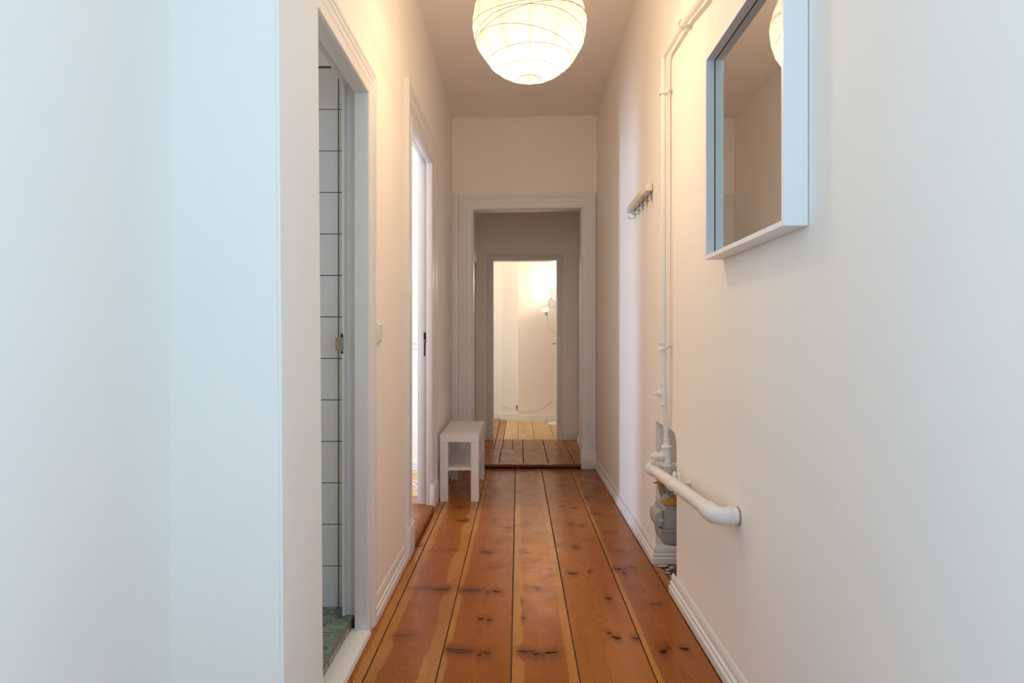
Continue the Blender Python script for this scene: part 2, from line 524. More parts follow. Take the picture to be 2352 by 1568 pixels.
def baseboard(name, p0, p1, nx, ny, zb=0.0, scale=1.0, m0=0.0, m1=0.0, parent=None, mat=None):
    """skirting from p0 to p1 on a wall, (nx, ny) pointing into the room; m0, m1 mitre (proud per unit)"""
    bm = bmesh.new()
    p0 = Vector((p0[0], p0[1], 0)); p1 = Vector((p1[0], p1[1], 0))
    d = (p1 - p0).normalized(); nrm = Vector((nx, ny, 0))
    L = (p1 - p0).length
    ns = max(2, int(L / 0.25))
    rings = []
    for s in range(ns + 1):
        t = s / ns
        ring = []
        for (v, h) in BASE_PROF:
            along = t * L
            if s == 0: along += m0 * v
            if s == ns: along += m1 * v
            wob = 0.0012 * noise.noise(Vector((p0.x + d.x * t * L * 3, p0.y + d.y * t * L * 3, h * 9)))
            ring.append(bm.verts.new(p0 + d * along + nrm * (v * scale + wob) + Vector((0, 0, zb + h * scale))))
        rings.append(ring)
    n = len(BASE_PROF)
    for A, B in zip(rings, rings[1:]):
        for i in range(n):
            bm.faces.new((A[i], A[(i + 1) % n], B[(i + 1) % n], B[i]))
    bm.faces.new(rings[0]); bm.faces.new(rings[-1])
    if parent is None:
        return obj(name, bm, mat or M['trim_worn'], kind='structure')
    return obj(name, bm, mat or M['trim_worn'], parent)

# ------------------------------------------------------------------ dimensions
XL, XR = -0.56, 0.67          # corridor walls
YE = 5.81                     # end wall
ZT = 3.3                      # walls run up behind the ceiling
XS = -0.5                     # chimney breast face next to the camera
D1 = (1.80, 2.505, 1.99)       # bathroom doorway: y0, y1, head
D2 = (3.53, 4.36, 2.22)       # second doorway
OP = (-0.382, 0.537, 2.205)   # opening in end wall: x0, x1, head
ZH = 0.034                    # raised floor of second hall

# ------------------------------------------------------------------ walls
XB = XL - 0.085
struct('wall_left', M['wall'], [
    (XL - 0.10, XL, 1.60, D1[0], 0, ZT),
    (-0.60, XL, D1[0], 2.64, D1[2], ZT), (XL - 0.10, -0.60, D1[0], 2.64, 2.09, ZT), (-0.60, XL, D1[1], 2.64, 0, D1[2]),
    (XB, XL, 2.64, D2[0], 0, ZT), (XB, XL, D2[0], D2[1] + 0.06, D2[2] + 0.06, ZT), (-0.586, XL, D2[0], D2[1] + 0.06, D2[2], D2[2] + 0.06),
    (-0.586, XL, D2[1], D2[1] + 0.06, 0, D2[2]), (XB, XL, D2[1] + 0.06, YE + 0.02, 0, ZT)])
# chimney breast beside the camera, leaning slightly, with softened corners
bm = bmesh.new()
vs = box(bm, -0.74, XS, 1.425, 1.72, 0, ZT)
for v in vs:
    if v.co.x > -0.7: v.co.x += 0.012 - 0.0077 * v.co.z
bmesh.ops.subdivide_edges(bm, edges=[e for e in bm.edges if abs(e.verts[0].co.z - e.verts[1].co.z) > 1], cuts=24)
for v in bm.verts:
    if v.co.x > -0.7: v.co.x += 0.0022 * noise.noise(Vector((0, 0, v.co.z * 1.3)))
es = [e for e in bm.edges if abs((e.verts[0].co - e.verts[1].co).normalized().z) > 0.9]
bmesh.ops.bevel(bm, geom=es, offset=0.006, segments=3, affect='EDGES')
obj('wall_left.001', bm, M['wall'], kind='structure')
struct('wall_left.002', M['wall'], [(-0.85, -0.727, -2.5, -1.25, 0, ZT), (-0.85, -0.727, -0.25, 1.60, 0, ZT), (-0.85, -0.727, -1.25, -0.25, 0, 0.65), (-0.85, -0.727, -1.25, -0.25, 2.45, ZT)])

# right wall with the meter niche cut into it
NY0, NY1, NZ, ND = 2.885, 3.325, 0.69, 0.84
bm = bmesh.new()
for d in [(XR, 0.95, -2.5, -0.75, 0, ZT), (XR, 0.95, 0.45, NY0, 0, ZT), (XR, 0.95, -0.75, 0.45, 0, 0.65), (XR, 0.95, -0.75, 0.45, 2.45, ZT), (XR, 0.95, NY1, YE + 0.02, 0, ZT), (XR, 0.95, NY0, NY1, NZ, ZT), (ND, 0.95, NY0, NY1, 0, NZ)]:
    box(bm, *d)
# rounded upper corner of the niche
R_ = 0.07
arc = [(NY0, NZ), (NY0 + R_, NZ)] + [(NY0 + R_ - R_ * math.sin(a), NZ - R_ + R_ * math.cos(a)) for a in [math.pi / 2 * k / 8 for k in range(1, 9)]]
prism(bm, arc, 'x', XR, ND)
obj('wall_right', bm, M['wall'], kind='structure')
# front wall of the niche floor is bare: dusty cement with flakes of plaster
bm = bmesh.new()
bmesh.ops.create_grid(bm, x_segments=14, y_segments=30, size=0.5)
for v in bm.verts:
    v.co = Vector((0.672 + (v.co.x + 0.5) * (ND - 0.672), NY0 + (v.co.y + 0.5) * (NY1 - NY0), -0.004))
    v.co.z += 0.010 * noise.fractal(v.co * 25, 1.0, 2.0, 3)
obj('floor_niche', bm, M['cement'], kind='structure')

# end wall with cased opening, the head very slightly out of level
struct('wall_end', M['wall'], [(XL - 0.1, OP[0], YE, YE + 0.12, 0, ZT), (OP[1], XR + 0.1, YE, YE + 0.12, 0, ZT), (OP[0], OP[1], YE, YE + 0.12, OP[2] + 0.012, ZT)])
# wall behind the camera with window opening
struct('wall_back', M['wall'], [(-0.85, -0.62, -2.6, -2.5, 0, ZT), (0.52, 0.95, -2.6, -2.5, 0, ZT), (-0.62, 0.52, -2.6, -2.5, 0, 0.65), (-0.62, 0.52, -2.6, -2.5, 2.55, ZT)])
w = empty('window_4', (-0.05, -2.55, 0.65), kind='structure')
bx('window_frame', M['trim'], [(-0.62, -0.57, -2.58, -2.5, 0.65, 2.55), (0.47, 0.52, -2.58, -2.5, 0.65, 2.55), (-0.57, 0.47, -2.58, -2.5, 0.65, 0.70), (-0.57, 0.47, -2.58, -2.5, 2.50, 2.55)], w, bevel=0.004)
w = empty('window_1', (0.94, -0.15, 0.65), kind='structure')
bx('window_frame', M['trim'], [(0.90, 0.95, -0.75, -0.70, 0.65, 2.45), (0.90, 0.95, 0.40, 0.45, 0.65, 2.45), (0.90, 0.95, -0.70, 0.40, 0.65, 0.70), (0.90, 0.95, -0.70, 0.40, 2.40, 2.45)], w, bevel=0.004)
w = empty('window_3', (-0.85, -0.75, 0.65), kind='structure')
bx('window_frame', M['trim'], [(-0.86, -0.82, -1.25, -1.20, 0.65, 2.45), (-0.86, -0.82, -0.30, -0.25, 0.65, 2.45), (-0.86, -0.82, -1.20, -0.30, 0.65, 0.70), (-0.86, -0.82, -1.20, -0.30, 2.40, 2.45)], w, bevel=0.004)

# ceilings
def ceil_slab(name, x0, x1, y0, y1, f, mat):
    bm = bmesh.new()
    vs = box(bm, x0, x1, y0, y1, 0, 1)
    for v in vs: v.co.z = f(v.co.x, v.co.y) + (0.15 if v.co.z > 0.5 else 0)
    return obj(name, bm, mat, smooth=False, kind='structure')
ceil_slab('ceiling', -0.86, 0.96, -2.6, YE + 0.03, lambda x, y: 2.99 + 0.019 * x + max(0, min(5.81 - y, 2.5)) * 0.022, M['ceiling'])

# second hall beyond the opening
YB = 7.255
struct('wall_left.003', M['wall'], [(-0.56, -0.44, YE + 0.12, 6.55, 0, 3.1), (-0.56, -0.44, 6.55, 7.1, 1.93, 3.1), (-0.56, -0.44, 7.1, YB, 0, 3.1)])
struct('wall_right.001', M['wall'], (0.64, 0.95, YE + 0.12, YB + 0.1, 0, 3.1))
FO = (-0.264, 0.412, 1.94)
struct('wall_end.001', M['wall'], [(-0.56, FO[0], YB, YB + 0.10, 0, 3.1), (FO[1], 0.70, YB, YB + 0.10, 0, 3.1), (FO[0], FO[1], YB, YB + 0.10, FO[2], 3.1)])
struct('ceiling.001', M['ceiling'], (-1.5, 0.95, YE + 0.12, YB + 0.1, 2.75, 2.9))
# closet behind the hall's left doorway
struct('wall_left.004', M['wall'], [(-1.5, -1.4, 5.9, YB + 0.1, 0, 2.9), (-1.4, -0.56, 5.93, 6.0, 0, 2.9)])

# last room: the far wall steps twice
struct('wall_end.002', M['wall'], (0.0, 2.6, 8.89, 9.4, 0, 3.1))
struct('wall_end.003', M['wall'], (-0.22, 0.0, 9.10, 9.45, 0, 3.1))
struct('wall_end.004', M['wall'], (-2.6, -0.22, 9.25, 9.5, 0, 3.1))
struct('wall_left.005', M['wall'], [(-2.6, -2.5, YB, 9.4, 0, 0.7), (-2.6, -2.5, YB, 9.4, 2.2, 3.1), (-2.6, -2.5, YB, 7.7, 0.7, 2.2), (-2.6, -2.5, 8.7, 9.4, 0.7, 2.2)])
struct('wall_right.002', M['wall'], (2.6, 2.7, YB, 9.4, 0, 3.1))
struct('wall_end.005', M['wall'], [(-2.6, -0.56, YB, YB + 0.1, 0, 3.1), (0.70, 2.7, YB, YB + 0.1, 0, 3.1)])
struct('ceiling.002', M['ceiling'], (-2.7, 2.7, YB + 0.02, 9.5, 3.02, 3.15))

# side room behind the second doorway
struct('wall_end.006', M['wall'], (-4.1, -0.62, 5.47, 5.6, 0, 3.1))
struct('wall_left.006', M['wall'], [(-4.1, -4.0, 2.7, 3.4, 0, 3.1), (-4.1, -4.0, 4.6, 5.5, 0, 3.1), (-4.1, -4.0, 3.4, 4.6, 0, 0.45), (-4.1, -4.0, 3.4, 4.6, 2.45, 3.1)])
struct('wall_back.001', M['wall'], (-4.1, -0.62, 2.70, 2.82, 0, 3.1))
struct('ceiling.003', M['ceiling'], (-4.1, -0.62, 2.70, 5.6, 3.02, 3.15))
w = empty('window_2', (-4.05, 4.0, 0.45), kind='structure')
bx('window_frame', M['trim'], [(-4.08, -4.0, 3.4, 3.62, 0.45, 2.45), (-4.08, -4.0, 4.42, 4.6, 0.45, 2.45), (-4.08, -4.0, 3.62, 4.42, 0.45, 0.52), (-4.08, -4.0, 3.62, 4.42, 2.38, 2.45)], w, bevel=0.004)

# bathroom shell
struct('wall_left.007', M['wall'], (-2.0, -1.9, 1.60, 2.8, 0, 2.7))
struct('wall_back.002', M['wall'], (-2.0, -0.66, 1.60, 1.73, 0, 2.7))
struct('ceiling.004', M['ceiling'], (-2.0, -0.66, 1.60, 2.8, 2.55, 2.7))

# ------------------------------------------------------------------ floors
def px_floor(px, py):  # measured spots on the boards, kept as plan positions in metres
    return px, py

def K(lst):
    return [(x, y, rx, ry, s) for (x, y, rx, ry, s) in lst]

knots1 = [(-0.375, 4.45, .030, .013, .7), (-0.336, 4.11, .034, .010, .8), (-0.385, 3.52, .06, .006, .35), (-0.405, 2.98, .05, .005, .55), (-0.335, 2.965, .040, .009, 1.0), (-0.42, 2.50, .055, .006, .45), (-0.37, 5.1, .05, .008, .5), (-.30, 4.9, .03, .006, .4), (-.36, 1.9, .03, .01, .9)]
knots2 = [(-0.060, 3.95, .022, .010, .6), (-0.145, 4.10, .018, .007, .5), (-0.098, 3.66, .02, .006, .5), (-0.160, 3.49, .034, .013, .95), (-0.118, 3.25, .03, .005, .6), (-0.198, 2.955, .050, .010, 1.0), (-0.130, 2.93, .010, .005, .9), (-0.095, 2.94, .022, .010, .9), (-0.145, 2.65, .012, .010, .9), (-0.112, 2.64, .012, .008, .9), (-0.205, 2.375, .052, .013, 1.0), (-0.133, 2.345, .010, .006, .9), (-0.110, 2.36, .018, .008, .8), (-0.13, 4.9, .05, .008, .4), (-.16, 5.2, .03, .006, .4)]
knots3 = [(0.048, 4.02, .022, .006, .6), (0.080, 4.00, .012, .005, .5), (0.048, 3.48, .030, .012, .8), (0.108, 3.44, .022, .007, .7), (0.085, 2.985, .015, .006, .7), (0.125, 2.98, .015, .006, .6), (0.021, 2.655, .007, .007, .8), (0.030, 2.365, .034, .012, 1.0), (0.063, 2.350, .016, .008, .9), (0.083, 2.345, .007, .005, .8), (0.113, 2.36, .026, .009, .9), (0.016, 2.83, .006, .012, .6), (0.09, 4.75, .05, .006, .4)]
knots4 = [(0.287, 4.46, .018, .011, .7), (0.365, 4.43, .020, .011, .8), (0.312, 4.02, .018, .009, .8), (0.372, 4.00, .018, .009, .8), (0.302, 3.57, .020, .010, .9), (0.253, 3.17, .026, .009, .9), (0.335, 3.20, .012, .007, .7), (0.378, 2.86, .014, .010, .9), (0.336, 2.52, .010, .008, .8), (0.357, 2.48, .017, .012, .9), (0.428, 2.475, .018, .007, .9), (0.32, 5.1, .02, .012, .6), (0.25, 4.85, .015, .01, .4)]
knots5 = [(0.478, 4.72, .016, .018, .8), (0.48, 4.28, .020, .008, .6), (0.518, 4.26, .020, .008, .6), (0.50, 3.86, .016, .008, .5), (0.535, 3.85, .016, .008, .6), (0.52, 3.50, .030, .007, .6), (0.474, 3.23, .020, .010, .9), (0.508, 3.24, .008, .006, .7), (0.545, 3.25, .018, .007, .8), (0.492, 3.17, .012, .010, .8), (0.505, 2.37, .016, .014, 1.0), (0.582, 2.39, .018, .013, .9), (0.53, 2.40, .008, .007, .8), (0.56, 2.80, .03, .008, .5), (0.57, 5.0, .016, .012, .7), (.50, 5.25, .015, .01, .5)]
H = (0.36, 0.118, 0.030)
boards = [
    (-0.60, -0.493, 0, dict(seed=1, bounds=(-0.9, -0.525), knots=[(-0.52, 3.6, .02, .008, .6)])),
    (-0.493, -0.262, 0, dict(seed=2, bounds=(-0.452, -0.318), wob=0.05, knots=K(knots1))),
    (-0.262, -0.0225, 0, dict(seed=3, bounds=(-0.238, 0.2), wob=0.012, knots=K(knots2))),
    (-0.0225, 0.197, 0, dict(seed=4, bounds=(0.016, 0.163), wob=0.02, knots=K(knots3), pale_patch=(0.10, 3.28, 0.125, 0.85))),
    (0.197, 0.441, 0, dict(seed=5, knots=K(knots4), heart=(0.40, 0.118, 0.016))),
    (0.441, 0.645, 0, dict(seed=6, bounds=(0.462, 0.9), wob=0.006, knots=K(knots5), heart=(0.34, 0.10, 0.015))),
    (0.645, 0.688, 0, dict(seed=7, bounds=(0.2, 0.66), wob=0.01, sap=(0.46, 0.19, 0.05))),
]
fl = struct('floor', M['filler'], (-0.86, 0.95, -2.6, YE + 0.1, -0.12, -0.013))
def plank(parent, x0, x1, y0, y1, z, mat, gap=0.003, th=0.022):
    bm = bmesh.new()
    box(bm, x0 + gap / 2, x1 - gap / 2, y0, y1, z - th, z, bevel=0.0016, seg=1)
    return obj('plank', bm, mat, parent)
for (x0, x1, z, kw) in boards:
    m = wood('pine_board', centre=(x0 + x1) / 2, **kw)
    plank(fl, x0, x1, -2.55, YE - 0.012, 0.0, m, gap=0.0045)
plank(fl, -0.74, -0.60, -2.55, 1.42, 0.0, bpy.data.materials['pine_board'], gap=0.004)

bm = bmesh.new()
for y in (2.03, 2.64, 3.30, 3.98, 4.66, 5.34):
    for (x0, x1, z, kw) in boards[1:-1]:
        for x in (x0 + 0.035, x1 - 0.035):
            lathe(bm, [(0.0032, -0.001), (0.003, 0.0004), (0.001, 0.0006)], 8, 'z', (x + random.uniform(-.008, .008), y + random.uniform(-.012, .012), 0))
obj('nail_head', bm, plain('old_nail', (0.16, 0.13, 0.10), 0.6), fl, kind='stuff')
# second hall floor (raised)
f2 = struct('floor.001', M['dark'], (-1.5, 0.95, YE + 0.12, 9.3, -0.12, ZH - 0.014))
hallm = [wood('hall_board', 11 + i, heart=(0.42 - 0.02 * (i % 3), 0.15, 0.032), sap=(0.52, 0.23, 0.065), knots=[(x, y, .018, .012, .6) for (x, y) in kn], rough=0.3)
         for i, kn in enumerate([[(-.3, 6.2), (-.25, 6.5)], [(-.05, 6.3), (-.02, 6.45)], [(.12, 6.2), (.2, 6.9)], [(.33, 6.3), (.36, 6.6), (.4, 6.95)], [(.55, 6.3), (.5, 6.8)]])]
G = 0.007
for (x0, x1, y0, y1, i) in [(-0.56, -0.36, YE, 6.64, 0), (-0.36, -0.163, YE, 6.64, 0), (-0.163, 0.047, YE, 6.64, 1), (0.047, 0.262, YE, YB + 0.03, 2), (0.262, 0.482, YE, YB + 0.03, 3), (0.482, 0.66, YE, YB + 0.03, 4),
                            (-0.56, -0.36, 6.645, 9.3, 3), (-0.36, -0.235, 6.645, 9.28, 2), (-0.235, -0.155, 6.645, 7.9, 1), (-0.235, -0.155, 7.905, 9.3, 0),
                            (-0.155, -0.056, 6.645, YB + 0.03, 4), (-0.056, 0.047, 6.645, YB + 0.03, 0)]:
    plank(f2, x0, x1, y0, y1, ZH, hallm[i], gap=G)
pale = wood('pale_board', 21, heart=(0.66, 0.46, 0.22), sap=(0.74, 0.54, 0.28), knots=[(-.09, 8.0, .02, .01, .35), (.06, 7.9, .02, .01, .4), (.09, 8.3, .015, .01, .4), (.28, 8.1, .02, .01, .35), (-.06, 7.6, .02, .01, .3), (.12, 7.55, .02, .01, .3)], rough=0.4)
for nd_ in pale.node_tree.nodes:
    pass
for (x0, x1) in [(-0.155, 0.0), (0.0, 0.178), (0.178, 0.39), (0.39, 0.60), (0.60, 0.82)]:
    plank(f2, x0, x1, YB + 0.035, 9.12 if x0 < -0.1 else 8.95, ZH, pale, gap=0.004)
f2b = struct('floor.002', M['dark'], [(0.82, 2.6, YB, 9.3, -0.12, ZH), (-2.6, -0.56, YB, 9.3, -0.12, ZH)])

# nosing of the step at the end of the corridor
stepm = wood('step_wood', 31, heart=(0.20, 0.058, 0.014), sap=(0.24, 0.08, 0.02), rough=0.3)
tr = empty('trim_1', (0.12, 5.8, 0), kind='structure')
bm = bmesh.new()
prof = [(5.835, 0.009), (5.792, 0.009), (5.784, 0.013), (5.779, 0.020), (5.780, 0.028), (5.785, 0.033), (5.792, 0.0355), (5.835, 0.0355)]
prism(bm, prof, 'x', -0.385, 0.556)
obj('nosing', bm, stepm, tr)
bx('riser', M['dark'], (-0.385, 0.54, 5.80, 5.81, -0.01, 0.02), tr)  # dark colour paints in the shadow gap under the nosing

# side-room floor
f3 = struct('floor.003', M['dark'], (-4.1, -0.60, 2.75, 5.6, -0.12, 0.016))
sr = [wood('side_room_board', 41 + i, heart=(0.38, 0.14, 0.045), sap=(0.5, 0.22, 0.08), rough=0.3) for i in range(2)]
for i, (x0, x1) in enumerate([(-0.9, -0.646), (-1.13, -0.9), (-1.36, -1.13), (-1.6, -1.36), (-1.84, -1.6)]):
    plank(f3, x0, x1, 2.82, 4.64, 0.03, sr[i % 2])
    plank(f3, x0, x1, 4.645, 5.47, 0.03, pale)
struct('floor.004', M['filler'], (-4.1, -1.84, 2.75, 5.6, 0.016, 0.03))

# ------------------------------------------------------------------ doorways
def left_place(a, v, z): return Vector((XL + v, a, z))
# bathroom doorway
d1 = empty('door_1', (XL, 2.14, 0), kind='structure')
bm = bmesh.new(); casing(bm, D1[0], D1[1], 0.0, D1[2], casing_profile(0.098, 0.021), left_place)
obj('casing', bm, M['trim'], d1)
bx('jamb', M['bathjamb'], [(-0.60, XL + 0.006, D1[1] - 0.002, D1[1] + 0.03, 0.016, D1[2] + 0.03), (-0.60, XL + 0.006, D1[0] - 0.03, D1[0] + 0.002, 0.016, D1[2] + 0.03),
                           (-0.60, XL + 0.006, D1[0], D1[1], D1[2] - 0.002, D1[2] + 0.03)], d1, bevel=0.0015)
# inner frame set back, its inner edge a half round
bx('inner_frame', M['bathjamb'], [(-0.657, -0.598, 2.557, 2.63, 0.05, 2.04), (-0.657, -0.598, 1.70, 1.752, 0.05, 2.04), (-0.657, -0.598, 1.752, 2.557, 2.035, 2.10)], d1, bevel=0.006, seg=3)
bm = bmesh.new()
tube(bm, [(-0.652, 2.553, 0.05), (-0.652, 2.553, 2.03)], 0.0065, 12)
tube(bm, [(-0.604, 2.553, 0.05), (-0.604, 2.553, 2.03)], 0.004, 10)
obj('bead', bm, M['bathjamb'], d1)
# worn latch keep with a torn edge
bm = bmesh.new()
prism(bm, [(-0.652, 1.098), (-0.664, 1.098), (-0.676, 1.092), (-0.680, 1.090), (-0.680, 1.042), (-0.673, 1.045), (-0.660, 1.040), (-0.652, 1.048)], 'y', 2.540, 2.546)
obj('strike_plate', bm, M['steel'], d1, label='bare metal latch plate')
bx('latch_gap', M['dark'], [(-0.6605, -0.652, 2.5395, 2.5405, 1.092, 1.106), (-0.660, -0.651, 2.5395, 2.5405, 1.032, 1.040)], d1)
# painted threshold and the raised marble step behind it
bm = bmesh.new()
prism(bm, [(-0.62, -0.01), (-0.62, 0.020), (-0.605, 0.021), (-0.555, 0.018), (-0.545, 0.014), (-0.540, 0.004), (-0.540, -0.01)], 'y', D1[0] - 0.02, D1[1] + 0.01)
obj('threshold', bm, M['trim_worn'], d1, label='white painted door sill with nail marks')

fb = struct('floor.005', M['grout_light'], (-1.9, -0.6175, 1.70, 2.70, -0.1, 0.047))
cols = [(-0.6155, -0.692)] + [(-0.696 - 0.2 * i, -0.892 - 0.2 * i) for i in range(3)]
rows = [(2.413, 2.613), (2.617, 2.70), (2.209, 2.408), (2.005, 2.205), (1.80, 2.0)]
for (xa, xb) in cols:
    for (ya, yb) in rows:
        bx('tile', M['marble'], (xb, xa, ya, yb, 0.040, 0.051), fb, bevel=0.001, seg=1)
for (ya, yb) in rows:
    bx('tile', M['marble'], (-0.6175, -0.6125, ya, yb, 0.012, 0.044), fb, bevel=0.001, seg=1)
bm = bmesh.new()
tube(bm, [(-0.615, 1.8, 0.049), (-0.615, 2.55, 0.049)], 0.0035, 8)
obj('edge_strip', bm, M['brass'], fb)
# rubble where the frame was cut
bm = bmesh.new()
for i in range(26):
    c = Vector((random.uniform(-0.69, -0.60), random.uniform(2.53, 2.632), 0.053)); s = random.uniform(0.002, 0.006)
    r = bmesh.ops.create_icosphere(bm, subdivisions=1, radius=s, matrix=Matrix.Translation(c))
    for v in r['verts']: v.co += Vector((random.uniform(-1, 1), random.uniform(-1, 1), random.uniform(-1, 1))) * s * 0.4
obj('mortar_crumbs', bm, M['cement'], fb, kind='stuff')

# tiled bathroom wall, each tile its own piece
wb = struct('wall_end.007', M['grout'], (-2.0, -0.62, 2.647, 2.70, 0, 2.7))
wb2 = struct('wall_end.008', M['wall'], (-2.0, -0.655, 2.639, 2.6465, 2.1425, 2.56))
tp = 0.1605
ti = None
for c in range(5):
    xr = -0.6965 - c * tp + (tp if False else 0)
    for r in range(-1, 13):
        z1 = 1.075 - (1395 - 785) * 2.64 / 1568 + (r + 1) * tp
        for (xa, xb) in ([(-0.662, -0.6925)] if c == 0 else []) + [(xr, xr - tp + 0.003)]:
            za, zb = z1 + 0.0015, z1 + tp - 0.0015
            zb = min(zb, 2.1425)
            if zb - za < 0.02: continue
            bx('tile', M['tile'], (xb, xa, 2.640, 2.648, za, zb), wb, bevel=0.0008, seg=1)

# second doorway
d2 = empty('door_2', (XL, 3.95, 0), kind='structure')
bm = bmesh.new(); casing(bm, D2[0], D2[1], 0.0, D2[2], casing_profile(0.16, 0.022), left_place)
for v in bm.verts:   # the far casing is broader
    if v.co.y > D2[1] + 0.001: v.co.y = D2[1] + (v.co.y - D2[1]) * 1.3
obj('casing', bm, M['trim'], d2)
bx('jamb', M['trim'], [(-0.586, XL + 0.006, D2[1] - 0.002, D2[1] + 0.04, 0.03, D2[2] + 0.03), (-0.586, XL + 0.006, D2[0] - 0.04, D2[0] + 0.002, 0.03, D2[2] + 0.03),
                       (-0.586, XL + 0.006, D2[0], D2[1], D2[2] - 0.002, D2[2] + 0.03)], d2, bevel=0.0015)
bx('inner_frame', M['trim'], [(-0.634, -0.584, D2[1] + 0.028, D2[1] + 0.062, 0.03, D2[2] + 0.06), (-0.634, -0.584, D2[0] - 0.06, D2[0] - 0.028, 0.03, D2[2] + 0.06),
                              (-0.634, -0.584, D2[0] - 0.03, D2[1] + 0.03, D2[2] + 0.028, D2[2] + 0.06),
                              (-0.650, -0.632, D2[1] + 0.048, D2[1] + 0.075, 0.03, D2[2] + 0.07)], d2, bevel=0.004)
# unseen leaf added on the near jamb, angled to trim the daylight strip
bm = bmesh.new()
box(bm, 0, 0.86, 0, 0.04, 0.035, 2.20, bevel=0.002)
bmesh.ops.transform(bm, matrix=Matrix.Translation((-0.67, 3.545, 0)) @ Matrix.Rotation(math.radians(158), 4, 'Z'), verts=bm.verts)
obj('door_leaf', bm, M['trim'], d2)
# plinth blocks
for (ya, yb) in ((D2[1] - 0.006, D2[1] + 0.214), (D2[0] - 0.168, D2[0] + 0.006)):
    bm = bmesh.new()
    box(bm, XL, XL + 0.027, ya, yb, 0.0, 0.155, bevel=0.003)
    box(bm, XL, XL + 0.018, ya, yb, 0.150, 0.166, bevel=0.004)
    obj('plinth_block', bm, M['trim_worn'], d2)
# lock keep: a latch recess and a long bolt slot
ys = D2[1] + 0.028
bx('latch_recess', M['dark'], (-0.607, -0.592, ys - 0.0015, ys + 0.004, 1.068, 1.136), d2, label='dark empty latch hole')
bx('bolt_slot', M['dark'], (-0.6055, -0.5965, ys - 0.0015, ys + 0.004, 0.985, 1.068), d2, label='dark bolt slot')
bm = bmesh.new(); tube(bm, [(-0.601, ys - 0.003, 1.066), (-0.599, ys - 0.003, 1.090)], 0.006, 8, radii=[0.003, 0.006])
obj('torn_wood', bm, M['rust'], d2)
# wooden threshold with rounded nose
bm = bmesh.new()
prism(bm, [(-0.70, 0.005), (-0.70, 0.031), (-0.585, 0.034), (-0.553, 0.033), (-0.540, 0.029), (-0.533, 0.020), (-0.533, 0.012), (-0.539, 0.007), (-0.552, 0.005)], 'y', D2[0] - 0.012, D2[1] + 0.05)
obj('threshold', bm, wood('sill_wood', 51, heart=(0.27, 0.075, 0.015), sap=(0.34, 0.115, 0.028), rough=0.35), d2, label='varnished orange wooden door sill')

# cased opening in the end wall
d3 = empty('door_3', (0.07, YE, 0), kind='structure')
def end_place(a, v, z): return Vector((a, YE - v, z + (0.019 * (a - 0.07) if z > 1 else 0)))
bm = bmesh.new(); casing(bm, OP[0], OP[1], 0.0, OP[2], casing_profile(0.122, 0.03), end_place)
obj('casing', bm, M['trim'], d3)
bm = bmesh.new()
for (d) in [(OP[0] - 0.02, OP[0] + 0.002, YE, YE + 0.13, ZH, OP[2] + 0.02), (OP[1] - 0.002, OP[1] + 0.02, YE, YE + 0.13, ZH, OP[2] + 0.02), (OP[0], OP[1], YE, YE + 0.13, OP[2] - 0.002, OP[2] + 0.02)]:
    vs = box(bm, *d)
    for v in vs:
        if v.co.z > 1: v.co.z += 0.019 * (v.co.x - 0.07)
obj('jamb', bm, M['trim'], d3)
for (xa, xb) in ((OP[1] - 0.004, OP[1] + 0.128), (OP[0] - 0.125, OP[0] + 0.004)):
    bm = bmesh.new()
    box(bm, xa, xb, YE - 0.036, YE, 0.0, 0.150, bevel=0.003)
    box(bm, xa, xb, YE - 0.026, YE, 0.146, 0.160, bevel=0.004)
    obj('plinth_block', bm, M['trim_worn'], d3)
# narrow boxed strip in the corner left of the opening
struct('trim_2', M['trim'], (XL, OP[0] - 0.1225, YE - 0.024, YE, 0.0, 2.33), bevel=0.004)

# flat-framed doorway at the end of the second hall
d4 = empty('door_4', (0.07, YB, ZH), kind='structure')
bm = bmesh.new(); casing(bm, FO[0], FO[1], ZH, FO[2], [(0, 0), (0, 0.012), (0.004, 0.016), (0.056, 0.016), (0.062, 0.012), (0.066, 0)], lambda a, v, z: Vector((a, YB - v, z)))
obj('casing', bm, M['trim'], d4)
bx('jamb', M['trim'], [(FO[0] - 0.02, FO[0] + 0.002, YB, YB + 0.11, ZH, FO[2] + 0.02), (FO[1] - 0.002, FO[1] + 0.02, YB, YB + 0.11, ZH, FO[2] + 0.02), (FO[0], FO[1], YB, YB + 0.11, FO[2] - 0.002, FO[2] + 0.02)], d4)
# open leaf, swung back into the last room, only its edge and handle show
ang = math.radians(86)
bm = bmesh.new()
box(bm, 0, 0.72, 0, 0.035, 0.01, 1.90, bevel=0.002)
R = Matrix.Translation((FO[1] + 0.045, YB + 0.115, ZH)) @ Matrix.Rotation(ang, 4, 'Z')
bmesh.ops.transform(bm, matrix=R, verts=bm.verts)
leaf = obj('door_leaf', bm, M['trim'], d4)
bm = bmesh.new()
hp = rounded([(0.64, 0.035, 1.02), (0.64, 0.090, 1.02), (0.53, 0.090, 1.02)], 0.012)
tube(bm, [R @ p for p in hp], 0.008, 10)
obj('handle', bm, M['steel'], d4, label='metal lever handle')

# doorway on the left side of the second hall
d5 = empty('door_5', (-0.44, 6.8, ZH), kind='structure')
bm = bmesh.new(); casing(bm, 6.63, 7.08, ZH, 1.88, [(0, 0), (0, 0.014), (0.06, 0.018), (0.07, 0)], lambda a, v, z: Vector((-0.44 + v, a, z)))
obj('casing', bm, M['trim'], d5)
bx('door_leaf', M['trim'], (-0.50, -0.46, 6.56, 7.10, ZH + 0.01, 1.93), d5, bevel=0.003)

